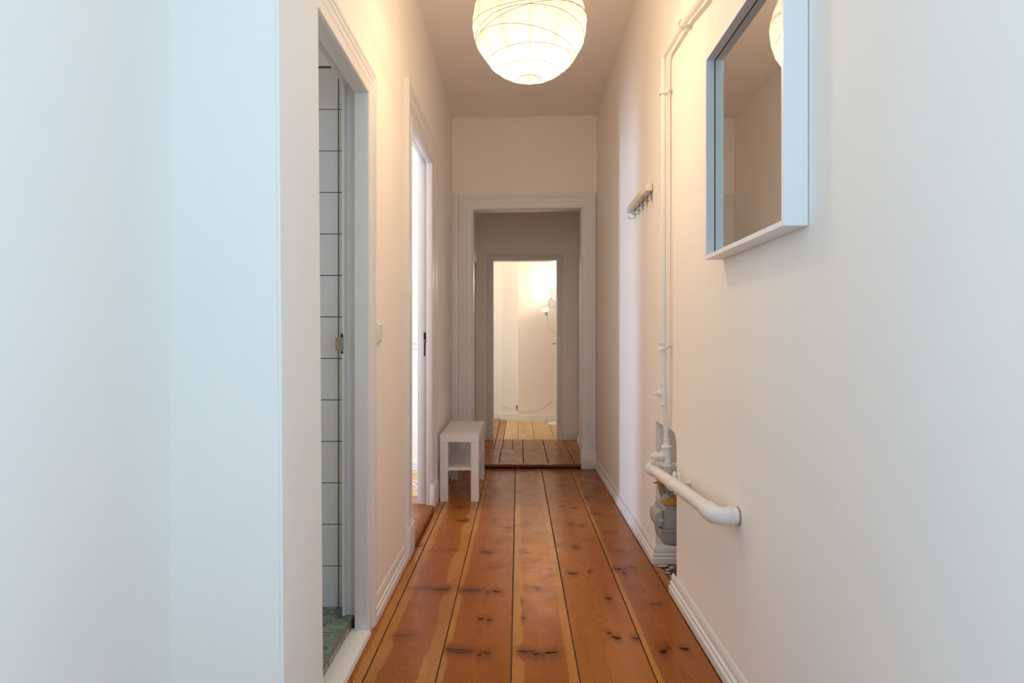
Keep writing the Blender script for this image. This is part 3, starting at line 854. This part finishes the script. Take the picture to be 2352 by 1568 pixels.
# ------------------------------------------------------------------ skirtings and rail
baseboard('baseboard_left', (XL, D1[1] + 0.098), (XL, D2[0] - 0.168), 1, 0)
baseboard('baseboard_left.001', (XL, D2[1] + 0.214), (XL, YE - 0.02), 1, 0)
baseboard('baseboard_right', (XR, -2.5), (XR, NY0 + 0.055), -1, 0)
baseboard('baseboard_right.001', (XR, NY1), (XR, YE - 0.03), -1, 0, m0=-1.0)
baseboard('baseboard_niche', (XR, NY1), (ND, NY1), 0, -1, m0=-1.0)
baseboard('baseboard_left.002', (-0.727, -2.5), (-0.727, 1.425), 1, 0)
baseboard('baseboard_end', (FO[1] + 0.066, YB), (0.64, YB), 0, -1, zb=ZH)
baseboard('baseboard_end.001', (-0.44, YB), (FO[0] - 0.066, YB), 0, -1, zb=ZH)
baseboard('baseboard_right.002', (0.64, YE + 0.14), (0.64, YB), -1, 0, zb=ZH)
baseboard('baseboard_end.002', (-0.012, 8.89), (2.6, 8.89), 0, -1, zb=ZH, scale=1.15)
baseboard('baseboard_end.003', (-0.235, 9.10), (0.0, 9.10), 0, -1, zb=ZH, scale=1.15)
baseboard('baseboard_end.004', (-2.5, 9.25), (-0.22, 9.25), 0, -1, zb=ZH, scale=1.15)
baseboard('baseboard_end.005', (-4.0, 5.47), (-0.645, 5.47), 0, -1, zb=0.03, scale=1.2)
bm = bmesh.new()
prism(bm, [(5.47, 1.015), (5.458, 1.018), (5.455, 1.024), (5.462, 1.03), (5.462, 1.055), (5.452, 1.062), (5.450, 1.072), (5.47, 1.076)], 'x', -4.0, -0.645)
obj('trim_3', bm, M['trim'], kind='structure')

# ------------------------------------------------------------------ paper lantern
LC = Vector((0.045, 2.70, 2.331)); LR = 0.226
lan = empty('paper_lantern', LC, label='round white rice-paper lantern glowing as it hangs from the corridor ceiling', category='lamp')
rnd = random.Random(3)
ribs = []
h = -0.87
for k in range(10):
    tilt = rnd.uniform(0.05, 0.24) if 1 < k < 8 else 0.05
    a = rnd.uniform(0, 2 * math.pi)
    ribs.append((Vector((math.sin(tilt) * math.cos(a), math.sin(tilt) * math.sin(a), math.cos(tilt))), h))
    h += rnd.uniform(0.155, 0.215)
HB = -0.978; HT = 0.975
bm = bmesh.new()
NA, NB = 96, 72
layer = bm.verts.layers.float.new('seam')
rings = []
for j in range(NB + 1):
    th = math.acos(HB) + (math.acos(HT) - math.acos(HB)) * j / NB
    ring = []
    for i in range(NA):
        ph = 2 * math.pi * i / NA
        d = Vector((math.sin(th) * math.cos(ph), math.sin(th) * math.sin(ph), math.cos(th)))
        dm = min(abs(n.dot(d) - hh) for n, hh in ribs)
        gore = (ph * 12 / (2 * math.pi)) % 1.0
        sag = 0.012 * min(dm / 0.07, 1) + 0.010 * math.sin(math.pi * gore) * 0.6
        wr = 0.003 * noise.noise(Vector((ph * 5, th * 9, 0)))
        v = bm.verts.new(d * LR * (1 - sag + 0.008 * (1 - math.sin(math.pi * gore)) + wr) * Vector((1, 1, 0.97)).length / math.sqrt(2 + 0.97 ** 2))
        v.co.z *= 0.985
        v[layer] = 1.0 if gore < 0.085 else 0.0
        ring.append(v)
    rings.append(ring)
for A, B in zip(rings, rings[1:]):
    for i in range(NA):
        bm.faces.new((A[i], A[(i + 1) % NA], B[(i + 1) % NA], B[i]))
bmesh.ops.translate(bm, verts=bm.verts, vec=LC)
obj('lamp_shade', bm, M['paper'], lan, loc=LC)
for (n_, hh) in ribs:
    if abs(hh) > 0.95: continue
    u = n_.orthogonal().normalized(); w_ = n_.cross(u)
    rr = math.sqrt(1 - hh * hh)
    pts = []
    for k in range(49):
        a = 2 * math.pi * k / 48
        d = n_ * hh + (u * math.cos(a) + w_ * math.sin(a)) * rr
        if d.z > HT or d.z < HB: d = d.normalized()
        p = d * LR * 1.0015; p.z *= 0.985
        pts.append(LC + p)
    bm = bmesh.new(); tube(bm, pts, 0.0009, 6, caps=False)
    obj('rib', bm, M['rib'], lan)
for (hz, nm) in ((HB, 'rim'), (HT, 'rim')):
    rr = LR * math.sqrt(1 - hz * hz)
    bm = bmesh.new()
    tube(bm, [LC + Vector((rr * math.cos(2 * math.pi * k / 32), rr * math.sin(2 * math.pi * k / 32), hz * LR * 0.985)) for k in range(33)], 0.0013, 6, caps=False)
    obj(nm, bm, M['rib'], lan)
bm = bmesh.new()   # stretcher wire inside
zb = LC.z - LR * 0.955
tube(bm, rounded([(LC.x - 0.042, LC.y - 0.012, zb), (LC.x - 0.012, LC.y, zb + 0.02), (LC.x - 0.012, LC.y, LC.z + 0.18), (LC.x + 0.012, LC.y, LC.z + 0.18), (LC.x + 0.012, LC.y, zb + 0.02), (LC.x + 0.042, LC.y + 0.012, zb)], 0.01), 0.0012, 6)
obj('stretcher', bm, M['steel'], lan)
bm = bmesh.new()
lathe(bm, [(0.004, -0.052), (0.016, -0.046), (0.028, -0.030), (0.031, -0.012), (0.027, 0.010), (0.016, 0.030), (0.013, 0.045)], 20, centre=LC + Vector((0.0, 0, -0.01)))
obj('bulb', bm, M['bulb'], lan)
bm = bmesh.new()
lathe(bm, [(0.018, 0.035), (0.019, 0.075), (0.010, 0.095), (0.004, 0.10)], 16, centre=LC)
obj('socket', bm, M['plastic'], lan)
bm = bmesh.new(); tube(bm, [LC + Vector((0, 0, 0.10)), (LC.x, LC.y, 3.03)], 0.003, 8)
obj('cord', bm, M['plastic'], lan)
bm = bmesh.new(); lathe(bm, [(0.012, 2.985), (0.045, 3.01), (0.05, 3.06)], 20, centre=(LC.x, LC.y, 0))
obj('ceiling_cup', bm, M['plastic'], lan)
lamp = point_light('lantern_light', (0.050, 2.70, 2.26), 0.045, 35, WARM)

# ------------------------------------------------------------------ wall mirror
mir = empty('wall_mirror', (XR, 1.90, 1.343), label='square mirror in deep white box frame on the right wall', category='mirror')
my0, my1, mz0, mz1, mf = 1.572, 2.231, 1.343, 2.002, 0.611
t = 0.0135
for d in [(mf, XR - 0.002, my0, my0 + t, mz0, mz1), (mf, XR - 0.002, my1 - t, my1, mz0, mz1), (mf, XR - 0.002, my0 + t, my1 - t, mz0, mz0 + t), (mf, XR - 0.002, my0 + t, my1 - t, mz1 - t, mz1)]:
    bx('frame_board', M['mirrorframe'], d, mir, bevel=0.0006, seg=1)
bx('mirror_glass', M['mirror'], (0.639, 0.643, my0 + t + 0.001, my1 - t - 0.001, mz0 + t + 0.001, mz1 - t - 0.001), mir, smooth=False)
g = 0.0016
bx('glass_gap', M['dark'], [(0.6375, 0.6392, my0 + t, my0 + t + g, mz0 + t, mz1 - t), (0.6375, 0.6392, my1 - t - g, my1 - t, mz0 + t, mz1 - t),
                            (0.6375, 0.6392, my0 + t, my1 - t, mz0 + t, mz0 + t + g), (0.6375, 0.6392, my0 + t, my1 - t, mz1 - t - g, mz1 - t)], mir)
bx('backing', M['dark'], (0.644, 0.648, my0 + t, my1 - t, mz0 + t, mz1 - t), mir)

# ------------------------------------------------------------------ coat rack
rk = empty('coat_rack', (XR, 3.69, 1.84), label='narrow cream coat rail with metal hooks on the right wall', category='coat rack')
bx('rail', paint('rack_lacquer', (0.78, 0.72, 0.62), 0.4, 0.5, 0, 0.05), (0.634, XR - 0.003, 3.39, 3.99, 1.826, 1.860), rk, bevel=0.0015)
bx('wall_plate', M['darksteel'], (XR - 0.003, XR, 3.392, 3.988, 1.829, 1.862), rk)
bm = bmesh.new()
pth = rounded([(0.664, 0, 1.828), (0.664, 0, 1.778), (0.630, 0, 1.778), (0.628, 0, 1.795)], 0.006, 4)
for s, p in enumerate(pth): pass
w2 = 0.0075
for sgn in (0,):
    A = [bm.verts.new(p + Vector((0, -w2, 0))) for p in pth]; B = [bm.verts.new(p + Vector((0, w2, 0))) for p in pth]
    for i in range(len(pth) - 1):
        bm.faces.new((A[i], A[i + 1], B[i + 1], B[i]))
bmesh.ops.solidify(bm, geom=bm.faces[:], thickness=0.0034)
hook_y = [3.408 + 0.1205 * k for k in range(5)]
h0 = obj('hook', bm, M['darksteel'], rk)
h0.location = Vector((0, hook_y[0], 0)) - rk.location
for y in hook_y[1:]:
    c = h0.copy(); COL.objects.link(c); c.parent = rk; c.location = Vector((0, y, 0)) - rk.location

# ------------------------------------------------------------------ switches
sw = empty('light_switch', (XL, 2.725, 1.11), label='cream rocker light switch on the left wall between the two doorways', category='light switch')
bx('cover_plate', M['plastic'], (XL, XL + 0.009, 2.688, 2.762, 1.070, 1.148), sw, bevel=0.002)
bm = bmesh.new()
prism(bm, [(XL + 0.009, 1.079), (XL + 0.013, 1.080), (XL + 0.017, 1.139), (XL + 0.009, 1.140)], 'y', 2.697, 2.753)
obj('rocker', bm, M['plastic'], sw)
bx('gap', M['dark'], (XL + 0.0088, XL + 0.0096, 2.700, 2.750, 1.1395, 1.1415), sw)
sk = bx('blank_cover', M['wall'], (XL, XL + 0.008, 5.60, 5.67, 1.035, 1.115), bevel=0.002, label='small painted-over blank cover plate on left wall near the cased opening', category='cover plate')

# ------------------------------------------------------------------ low bench
bn = empty('low_bench', (-0.395, 4.98, 0), label='narrow white bench with four square legs and a shelf beside left wall', category='bench')
bx0, bx1, by0, by1 = -0.527, -0.264, 4.593, 5.387
bx('bench_top', M['bench'], (bx0, bx1, by0, by1, 0.401, 0.451), bn, bevel=0.001, seg=1)
lg = 0.054
bm = bmesh.new(); box(bm, bx0 + 0.001, bx0 + lg, by0 + 0.001, by0 + lg, 0.0, 0.4005, bevel=0.001, seg=1)
l0 = obj('leg', bm, M['bench'], bn)
for (dx, dy) in ((bx1 - bx0 - lg - 0.001, 0), (0, by1 - by0 - lg - 0.001), (bx1 - bx0 - lg - 0.001, by1 - by0 - lg - 0.001)):
    c = l0.copy(); COL.objects.link(c); c.parent = bn; c.location = l0.location + Vector((dx, dy, 0))
bx('shelf', M['bench'], (bx0 + 0.012, bx1 - 0.012, by0 + 0.012, by1 - 0.012, 0.208, 0.227), bn, bevel=0.0008, seg=1)

# ------------------------------------------------------------------ gas pipes
gp = empty('gas_pipe', (0.634, 2.99, 0.5), label='thin white painted gas pipe running down the right wall into the niche', category='pipe')
bm = bmesh.new()
path = rounded([(0.634, 0.9, 3.03), (0.634, 0.9, 2.22), (0.634, 2.40, 2.262), (0.634, 2.62, 2.298), (0.634, 2.978, 2.318), (0.634, 2.976, 1.9), (0.6385, 2.995, 0.86), (0.656, 3.005, 0.62), (0.658, 3.005, 0.464)], 0.035, 8)
dense = [path[0]]
for a, b in zip(path, path[1:]):
    n = max(1, int((b - a).length / 0.03))
    for k in range(1, n + 1): dense.append(a.lerp(b, k / n))
tube(bm, dense, 0.0115, 16, radii=[(0.0125 if p.y < 2.9 else 0.0112) * (1 + 0.04 * noise.noise(p * 14)) for p in dense])
obj('pipe_run', bm, M['pipe'], gp)

def ring_prof(bm, c, axis, prof, n=20):
    lathe(bm, prof, n, axis, c)
def vclip(y, z):
    """two-part bracket round the upright pipe with its post into the wall"""
    bm = bmesh.new()
    ring_prof(bm, (0.634, y, z), 'z', [(0.012, -0.012), (0.0185, -0.013), (0.0165, -0.009), (0.0145, 0), (0.0165, 0.009), (0.0185, 0.013), (0.012, 0.012)], 18)
    box(bm, 0.642, 0.655, y - 0.020, y - 0.008, z - 0.014, z + 0.012, bevel=0.003)
    lathe(bm, [(0.0045, 0.650), (0.0045, XR - 0.006), (0.009, XR - 0.004), (0.0095, XR - 0.0005)], 12, 'x', (0, y, z + 0.003))
    lathe(bm, [(0.004, -0.006), (0.0055, -0.004), (0.0055, 0.002)], 8, 'y', (0.648, y - 0.020, z - 0.006))
    return bm
bkt = obj('bracket', vclip(2.977, 2.166), M['pipe'], gp)
obj('bracket', vclip(2.991, 1.056), M['pipe'], gp)
bm = bmesh.new()
ring_prof(bm, (0.634, 2.64, 2.2995), 'y', [(0.012, -0.012), (0.0185, -0.013), (0.0165, -0.009), (0.0145, 0), (0.0165, 0.009), (0.0185, 0.013), (0.012, 0.012)], 18)
lathe(bm, [(0.0045, 0.650), (0.0045, XR - 0.006), (0.009, XR - 0.004), (0.0095, XR - 0.0005)], 12, 'x', (0, 2.64, 2.298))
box(bm, 0.644, 0.656, 2.632, 2.648, 2.276, 2.292, bevel=0.003)
obj('bracket', bm, M['pipe'], gp)
# shut-off cock
bm = bmesh.new()
ring_prof(bm, (0.6375, 2.997, 0.0), 'z', [(0.011, 0.795), (0.0150, 0.797), (0.0150, 0.804), (0.0135, 0.808), (0.0150, 0.83), (0.0170, 0.848), (0.0145, 0.868), (0.0135, 0.884), (0.0150, 0.888), (0.0150, 0.896), (0.011, 0.898)], 18)
lathe(bm, [(0.012, 0.640), (0.0125, 0.626), (0.015, 0.624), (0.015, 0.618), (0.0105, 0.616), (0.0105, 0.609)], 14, 'x', (0, 2.997, 0.850))
lathe(bm, [(0.009, 0.610), (0.009, 0.600), (0.006, 0.598)], 6, 'x', (0, 2.997, 0.850))
obj('shut_off_cock', bm, M['pipe'], gp)
# tee with side plug
bm = bmesh.new()
ring_prof(bm, (0.657, 3.005, 0.0), 'z', [(0.012, 0.652), (0.016, 0.650), (0.0165, 0.638), (0.0145, 0.634), (0.0175, 0.622), (0.027, 0.617), (0.0275, 0.610), (0.0215, 0.606), (0.0215, 0.540), (0.0225, 0.536), (0.026, 0.534), (0.026, 0.527), (0.0215, 0.524), (0.021, 0.46)], 22)
obj('tee', bm, M['pipe'], gp)
bm = bmesh.new()
lathe(bm, [(0.019, 0.652), (0.0195, 0.636), (0.023, 0.634), (0.023, 0.629), (0.0175, 0.627)], 20, 'x', (0, 3.005, 0.572))
lathe(bm, [(0.0185, 0.629), (0.0185, 0.616)], 6, 'x', (0, 3.005, 0.572))
lathe(bm, [(0.015, 0.617), (0.0165, 0.612), (0.0205, 0.610), (0.0205, 0.601), (0.014, 0.599)], 16, 'x', (0, 3.005, 0.572))
lathe(bm, [(0.0145, 0.602), (0.0145, 0.588), (0.011, 0.585)], 6, 'x', (0, 3.005, 0.572))
obj('side_plug', bm, M['pipe'], gp)

hp_ = empty('heating_pipe', (0.603, 2.6, 0.52), label='thick white pipe bending out of the right wall and running to the niche', category='pipe')
bm = bmesh.new()
path = rounded([(0.80, 3.125, 0.497), (0.603, 3.125, 0.500), (0.603, 2.6, 0.525), (0.604, 2.075, 0.546), (0.70, 2.075, 0.546)], 0.05, 8)
dense = [path[0]]
for a, b in zip(path, path[1:]):
    n = max(1, int((b - a).length / 0.03))
    for k in range(1, n + 1): dense.append(a.lerp(b, k / n))
tube(bm, dense, 0.0235, 24, radii=[0.0235 * (1 + 0.02 * noise.noise(p * 12)) for p in dense])
obj('pipe_run', bm, M['pipe'], hp_)
# near elbow fitting
bm = bmesh.new()
ep = rounded([(0.603, 2.165, 0.5425), (0.603, 2.075, 0.546), (0.662, 2.075, 0.546)], 0.052, 10)
tube(bm, ep, 0.0275, 24, radii=[0.0295 if i in (0, 1) else 0.0268 for i in range(len(ep))])
lathe(bm, [(0.026, 0.640), (0.0305, 0.641), (0.0305, 0.647), (0.026, 0.650), (0.0255, 0.666)], 24, 'x', (0, 2.075, 0.546))
lathe(bm, [(0.026, -0.006), (0.030, -0.004), (0.030, 0.004), (0.026, 0.006)], 24, 'y', (0.603, 2.162, 0.5425))
obj('elbow', bm, M['pipe'], hp_)
bm = bmesh.new()
ep = rounded([(0.665, 3.125, 0.499), (0.603, 3.125, 0.500), (0.603, 3.045, 0.5035)], 0.05, 10)
tube(bm, ep, 0.0275, 24)
lathe(bm, [(0.026, 3.060), (0.0305, 3.063), (0.0305, 3.074), (0.027, 3.078)], 24, 'y', (0.603, 0, 0.502))
obj('elbow', bm, M['pipe'], hp_)
bm = bmesh.new()
lathe(bm, [(0.024, 0.664), (0.0275, 0.6665), (0.029, 0.6715)], 24, 'x', (0, 2.075, 0.546))
obj('rust_ring', bm, M['rust'], hp_)
# clip round the pipe
cy, cz = 2.655, 0.5225
bm = bmesh.new()
ring_prof(bm, (0.603, cy, cz), 'y', [(0.0235, -0.009), (0.0275, -0.0095), (0.0275, 0.0095), (0.0235, 0.009)], 24)
box(bm, 0.604, 0.613, cy - 0.011, cy + 0.011, cz + 0.022, cz + 0.049, bevel=0.003)
box(bm, 0.618, 0.628, cy - 0.011, cy + 0.011, cz + 0.012, cz + 0.044, bevel=0.003)
box(bm, 0.606, 0.616, cy - 0.006, cy + 0.006, cz - 0.040, cz - 0.022, bevel=0.002)
lathe(bm, [(0.004, 0.600), (0.006, 0.602), (0.006, 0.606), (0.003, 0.607), (0.003, 0.628), (0.006, 0.629), (0.006, 0.634), (0.004, 0.635)], 8, 'x', (0, cy, cz + 0.035))
lathe(bm, [(0.010, 0.622), (0.010, 0.634), (0.0055, 0.636), (0.0055, 0.662), (0.009, 0.664), (0.010, 0.6695)], 12, 'x', (0, cy, cz + 0.004))
obj('pipe_clip', bm, M['pipe'], hp_)
bm = bmesh.new()
ring_prof(bm, (0.603, 3.035, 0.5045), 'y', [(0.0235, -0.008), (0.028, -0.0085), (0.028, 0.0085), (0.0235, 0.008)], 24)
box(bm, 0.592, 0.600, 3.028, 3.042, 0.524, 0.545, bevel=0.002)
box(bm, 0.602, 0.610, 3.028, 3.042, 0.524, 0.545, bevel=0.002)
lathe(bm, [(0.0025, 0.586), (0.0055, 0.588), (0.0055, 0.592), (0.003, 0.593), (0.003, 0.615)], 8, 'x', (0, 3.035, 0.538))
obj('pipe_clip', bm, M['pipe'], hp_)

# ------------------------------------------------------------------ gas meter in the niche
gm = empty('gas_meter', (0.72, 3.1, 0.16), label='grey gas meter with yellow union nut sitting in the wall niche', category='gas meter')
bm = bmesh.new()
# upper housing with sloping shoulders
up = [(0.637, 0.247), (0.637, 0.325), (0.650, 0.337), (0.665, 0.343), (0.815, 0.343), (0.825, 0.330), (0.825, 0.247)]
prism(bm, up, 'y', 3.012, 3.20)
bmesh.ops.bevel(bm, geom=bm.edges[:], offset=0.006, segments=2, affect='EDGES')
obj('upper_housing', bm, M['meter'], gm)
bm = bmesh.new()
box(bm, 0.625, 0.832, 3.004, 3.21, 0.237, 0.2475, bevel=0.004)
obj('flange', bm, M['meter'], gm)
bm = bmesh.new()
lev = [(0.238, 0.634, 3.020), (0.205, 0.636, 3.022), (0.185, 0.642, 3.026), (0.171, 0.652, 3.034), (0.164, 0.668, 3.046)]
rings = []
for (z, xa, ya) in lev:
    xb, yb = 0.825, 3.195
    c = 0.018
    rings.append([bm.verts.new((x, y, z)) for (x, y) in [(xa + c, ya), (xb, ya), (xb, yb), (xa + c, yb), (xa, yb - c), (xa, ya + c)]])
for A, B in zip(rings, rings[1:]):
    for i in range(6): bm.faces.new((A[i], A[(i + 1) % 6], B[(i + 1) % 6], B[i]))
bm.faces.new(rings[0]); bm.faces.new(rings[-1])
bmesh.ops.bevel(bm, geom=[e for e in bm.edges if e.calc_length() > 0.02], offset=0.003, segments=2, affect='EDGES')
obj('lower_housing', bm, M['meter'], gm)
# counter box with its window facing the corridor
bm = bmesh.new()
cb = [(0.605, 0.276), (0.605, 0.318), (0.637, 0.334), (0.637, 0.262), (0.612, 0.262)]
prism(bm, cb, 'y', 3.008, 3.13)
bmesh.ops.bevel(bm, geom=bm.edges[:], offset=0.002, segments=1, affect='EDGES')
cbx = obj('counter_box', bm, M['meter'], gm)
bx('counter_window', plain('counter_face', (0.50, 0.40, 0.33), 0.25), (0.6030, 0.6050, 3.022, 3.118, 0.281, 0.313), cbx)
bx('housing_seam', M['meter_dark'], (0.6365, 0.6385, 3.0065, 3.02, 0.262, 0.330), cbx)
bx('sealing_lug', plain('lug_plastic', (0.44, 0.41, 0.37), 0.5), (0.617, 0.639, 2.994, 3.010, 0.283, 0.297), gm, bevel=0.002)
# yellow union nut
bm = bmesh.new()
nc = (0.692, 3.085, 0)
lathe(bm, [(0.036, 0.343), (0.044, 0.345), (0.044, 0.376), (0.038, 0.379)], 8, 'z', nc)
box(bm, 0.682, 0.702, 3.038, 3.052, 0.345, 0.377, bevel=0.002)
obj('union_nut', bm, M['yellow'], gm)
bm = bmesh.new()
tube(bm, rounded([(0.692, 3.085, 0.375), (0.684, 3.07, 0.405), (0.667, 3.035, 0.432), (0.663, 3.018, 0.448)], 0.02), 0.0205, 16)
tube(bm, [(0.672, 3.075, 0.376), (0.664, 3.07, 0.398)], 0.018, 12, radii=[0.026, 0.012])
lathe(bm, [(0.020, 0.392), (0.027, 0.395), (0.028, 0.403), (0.022, 0.408)], 14, 'z', (0.687, 3.070, 0))
for k in range(5):
    a = k / 5
    c = Vector((0.690 - 0.028 * a, 3.075 - 0.055 * a, 0.395 + 0.06 * a))
    lathe(bm, [(0.018, -0.004), (0.0245, 0), (0.018, 0.004)], 14, 'z', c)
obj('swivel_joint', bm, M['alloy'], gm)
bm = bmesh.new()
lathe(bm, [(0.012, 0.645), (0.017, 0.640), (0.017, 0.627), (0.010, 0.624)], 8, 'x', (0, 3.045, 0.440))
obj('blanking_cap', bm, M['yellow'], gm)
bm = bmesh.new(); tube(bm, [(0.632, 3.045, 0.447), (0.602, 3.035, 0.449)], 0.0028, 8)
obj('lever', bm, M['brass'], gm)
bm = bmesh.new()
tube(bm, rounded([(0.645, 3.075, 0.452), (0.648, 3.085, 0.415), (0.665, 3.095, 0.375)], 0.02), 0.018, 14)
obj('inlet_elbow', bm, M['alloy'], gm)

# plaster flakes lying in the niche
def flake(x, y, s, rz, h=0.004):
    bm = bmesh.new()
    n = random.randint(5, 7)
    poly = [(s * random.uniform(0.6, 1.0) * math.cos(2 * math.pi * k / n), s * random.uniform(0.5, 0.9) * math.sin(2 * math.pi * k / n)) for k in range(n)]
    prism(bm, poly, 'z', 0, h)
    bmesh.ops.transform(bm, matrix=Matrix.Rotation(rz, 4, 'Z') @ Matrix.Rotation(random.uniform(-0.12, 0.12), 4, 'X'), verts=bm.verts)
    bmesh.ops.translate(bm, verts=bm.verts, vec=(x, y, 0.004))
    return bm
fk = [(0.690, 3.262, 0.032, 'largest pale plaster chip on the niche floor beside the skirting'),
      (0.703, 3.205, 0.018, 'pale plaster chip on the niche floor just in front of the largest one'),
      (0.694, 3.165, 0.017, 'middle plaster chip on the niche floor along the edge of the floorboard'),
      (0.699, 3.120, 0.013, 'small plaster chip nearest the front end of the niche'),
      (0.728, 3.235, 0.018, 'thin grey plaster chip lying deeper in the niche under the gas meter')]
for i, (x, y, s_, lb) in enumerate(fk):
    obj('plaster_chip', flake(x, y, s_, random.uniform(0, 3), 0.003), M['chip'], smooth=False, label=lb, category='plaster chip', group='plaster chips in the niche')
bm = bmesh.new()
for i in range(90):
    c = Vector((random.uniform(0.682, 0.82), random.uniform(2.90, 3.29), 0.001)); s_ = random.uniform(0.001, 0.0035)
    r = bmesh.ops.create_icosphere(bm, subdivisions=1, radius=s_, matrix=Matrix.Translation(c))
    for v in r['verts']: v.co += Vector((random.uniform(-1, 1), random.uniform(-1, 1), random.uniform(-1, 1))) * s_ * 0.4
obj('rubble', bm, M['cement'], smooth=False, kind='stuff', label='dark grit and crumbs of plaster on the niche floor', category='rubble')

# ------------------------------------------------------------------ last room: floor lamp, cables, patch
lx, ly = 0.515, 8.66
fl_ = empty('floor_lamp', (lx, ly, ZH), label='white uplighter floor lamp with side reading light in the last room', category='lamp')
white_metal = plain('white_lacquer', (0.80, 0.78, 0.75), 0.35)
bm = bmesh.new(); lathe(bm, [(0.142, 0), (0.142, 0.012), (0.12, 0.022), (0.03, 0.032), (0.012, 0.04)], 36, 'z', (lx, ly, ZH))
obj('base', bm, white_metal, fl_)
bm = bmesh.new(); tube(bm, [(lx, ly, ZH + 0.03), (lx, ly, 1.60)], 0.010, 12)
obj('pole', bm, white_metal, fl_)
bm = bmesh.new(); lathe(bm, [(0.03, 1.60), (0.075, 1.62), (0.115, 1.66), (0.138, 1.71), (0.143, 1.735), (0.139, 1.735), (0.11, 1.665), (0.07, 1.63), (0.02, 1.61)], 32, 'z', (lx, ly, 0))
obj('lamp_shade', bm, M['opal'], fl_, label='large opal bowl shade')
bm = bmesh.new(); lathe(bm, [(0.010, 1.575), (0.018, 1.585), (0.034, 1.60), (0.02, 1.612)], 20, 'z', (lx, ly, 0))
obj('collar', bm, white_metal, fl_)
rp = Vector((0.355, ly - 0.02, 1.43))
bm = bmesh.new()
tube(bm, rounded([(lx, ly, 1.12), (lx - 0.03, ly, 1.16), (rp.x + 0.055, rp.y, 1.24), (rp.x + 0.028, rp.y, 1.30), (rp.x + 0.008, rp.y, 1.405)], 0.05, 6), 0.005, 10)
obj('gooseneck', bm, white_metal, fl_)
ax = Matrix.Translation(rp) @ Matrix.Rotation(math.radians(-14), 4, 'Y')
bm = bmesh.new(); lathe(bm, [(0.006, -0.03), (0.012, -0.02), (0.030, 0.02), (0.026, 0.022)], 20)
bmesh.ops.transform(bm, matrix=ax, verts=bm.verts)
obj('reading_collar', bm, white_metal, fl_)
bm = bmesh.new(); lathe(bm, [(0.028, 0.018), (0.044, 0.032), (0.056, 0.075), (0.054, 0.076), (0.040, 0.036), (0.024, 0.024)], 24)
bmesh.ops.transform(bm, matrix=ax, verts=bm.verts)
obj('reading_shade', bm, M['opal'], fl_, label='small opal cup shade on gooseneck arm')
point_light('uplighter_light', (lx - 0.02, ly, 1.86), 0.05, 12, (1.0, 0.80, 0.55))
point_light('reading_light', (rp.x, rp.y, 1.53), 0.03, 0.5, (1.0, 0.84, 0.62))

def sag_cable(name, pts, r, label):
    P = [Vector(p) for p in pts]; out = []
    for i in range(len(P) - 1):
        p0 = P[max(i - 1, 0)]; p1 = P[i]; p2 = P[i + 1]; p3 = P[min(i + 2, len(P) - 1)]
        for k in range(8):
            t = k / 8
            out.append(0.5 * ((2 * p1) + (-p0 + p2) * t + (2 * p0 - 5 * p1 + 4 * p2 - p3) * t * t + (-p0 + 3 * p1 - 3 * p2 + p3) * t ** 3))
    out.append(P[-1])
    bm = bmesh.new(); tube(bm, out, r, 8)
    return obj(name, bm, M['cable'], label=label, category='cable')
sag_cable('lamp_cable', [(-0.31, 9.243, 0.32), (-0.245, 9.238, 0.27), (-0.230, 9.090, 0.25), (-0.16, 9.088, 0.215), (-0.07, 9.088, 0.195), (-0.012, 8.878, 0.20), (0.06, 8.880, 0.175), (0.16, 8.880, 0.185), (0.30, 8.880, 0.215), (0.44, 8.880, 0.30), (0.53, 8.80, 0.20), (0.52, 8.70, 0.07)], 0.003,
          'thin white cable draped along the far wall of the last room')
pt = bx('bare_wall_patch', M['rawpatch'], (-0.030, -0.004, 9.094, 9.101, 0.165, 0.235), bevel=0.002, label='small bare brown patch low on the far stepped wall', category='wall patch')
sag_cable('power_cable', [(-0.66, 5.30, 0.5), (-0.74, 5.38, 0.36), (-0.80, 5.42, 0.30), (-0.86, 5.42, 0.22), (-0.83, 5.2, 0.12), (-0.775, 5.0, 0.045), (-0.70, 4.85, 0.035), (-0.77, 4.80, 0.035), (-0.80, 4.95, 0.035), (-0.73, 5.05, 0.036), (-0.79, 5.12, 0.036)], 0.0035,
          'loose white cable hanging to the floor behind the second left doorway')
ht = empty('wall_hatch', (0.60, 8.885, 1.53), label='flush white cupboard hatch on the wall behind the floor lamp', category='cupboard')
bx('hatch_frame', M['trim'], [(0.390, 0.404, 8.878, 8.892, 1.528, 2.45), (0.86, 0.874, 8.878, 8.892, 1.528, 2.45), (0.404, 0.86, 8.878, 8.892, 1.528, 1.542), (0.404, 0.86, 8.878, 8.892, 2.436, 2.45)], ht, bevel=0.002)
bx('hatch_door', M['trim'], (0.408, 0.856, 8.882, 8.894, 1.546, 2.432), ht, bevel=0.002)
bm = bmesh.new(); lathe(bm, [(0.006, 8.884), (0.006, 8.872), (0.010, 8.868), (0.006, 8.862)], 12, 'y', (0.425, 0, 1.636))
obj('knob', bm, M['steel'], ht)
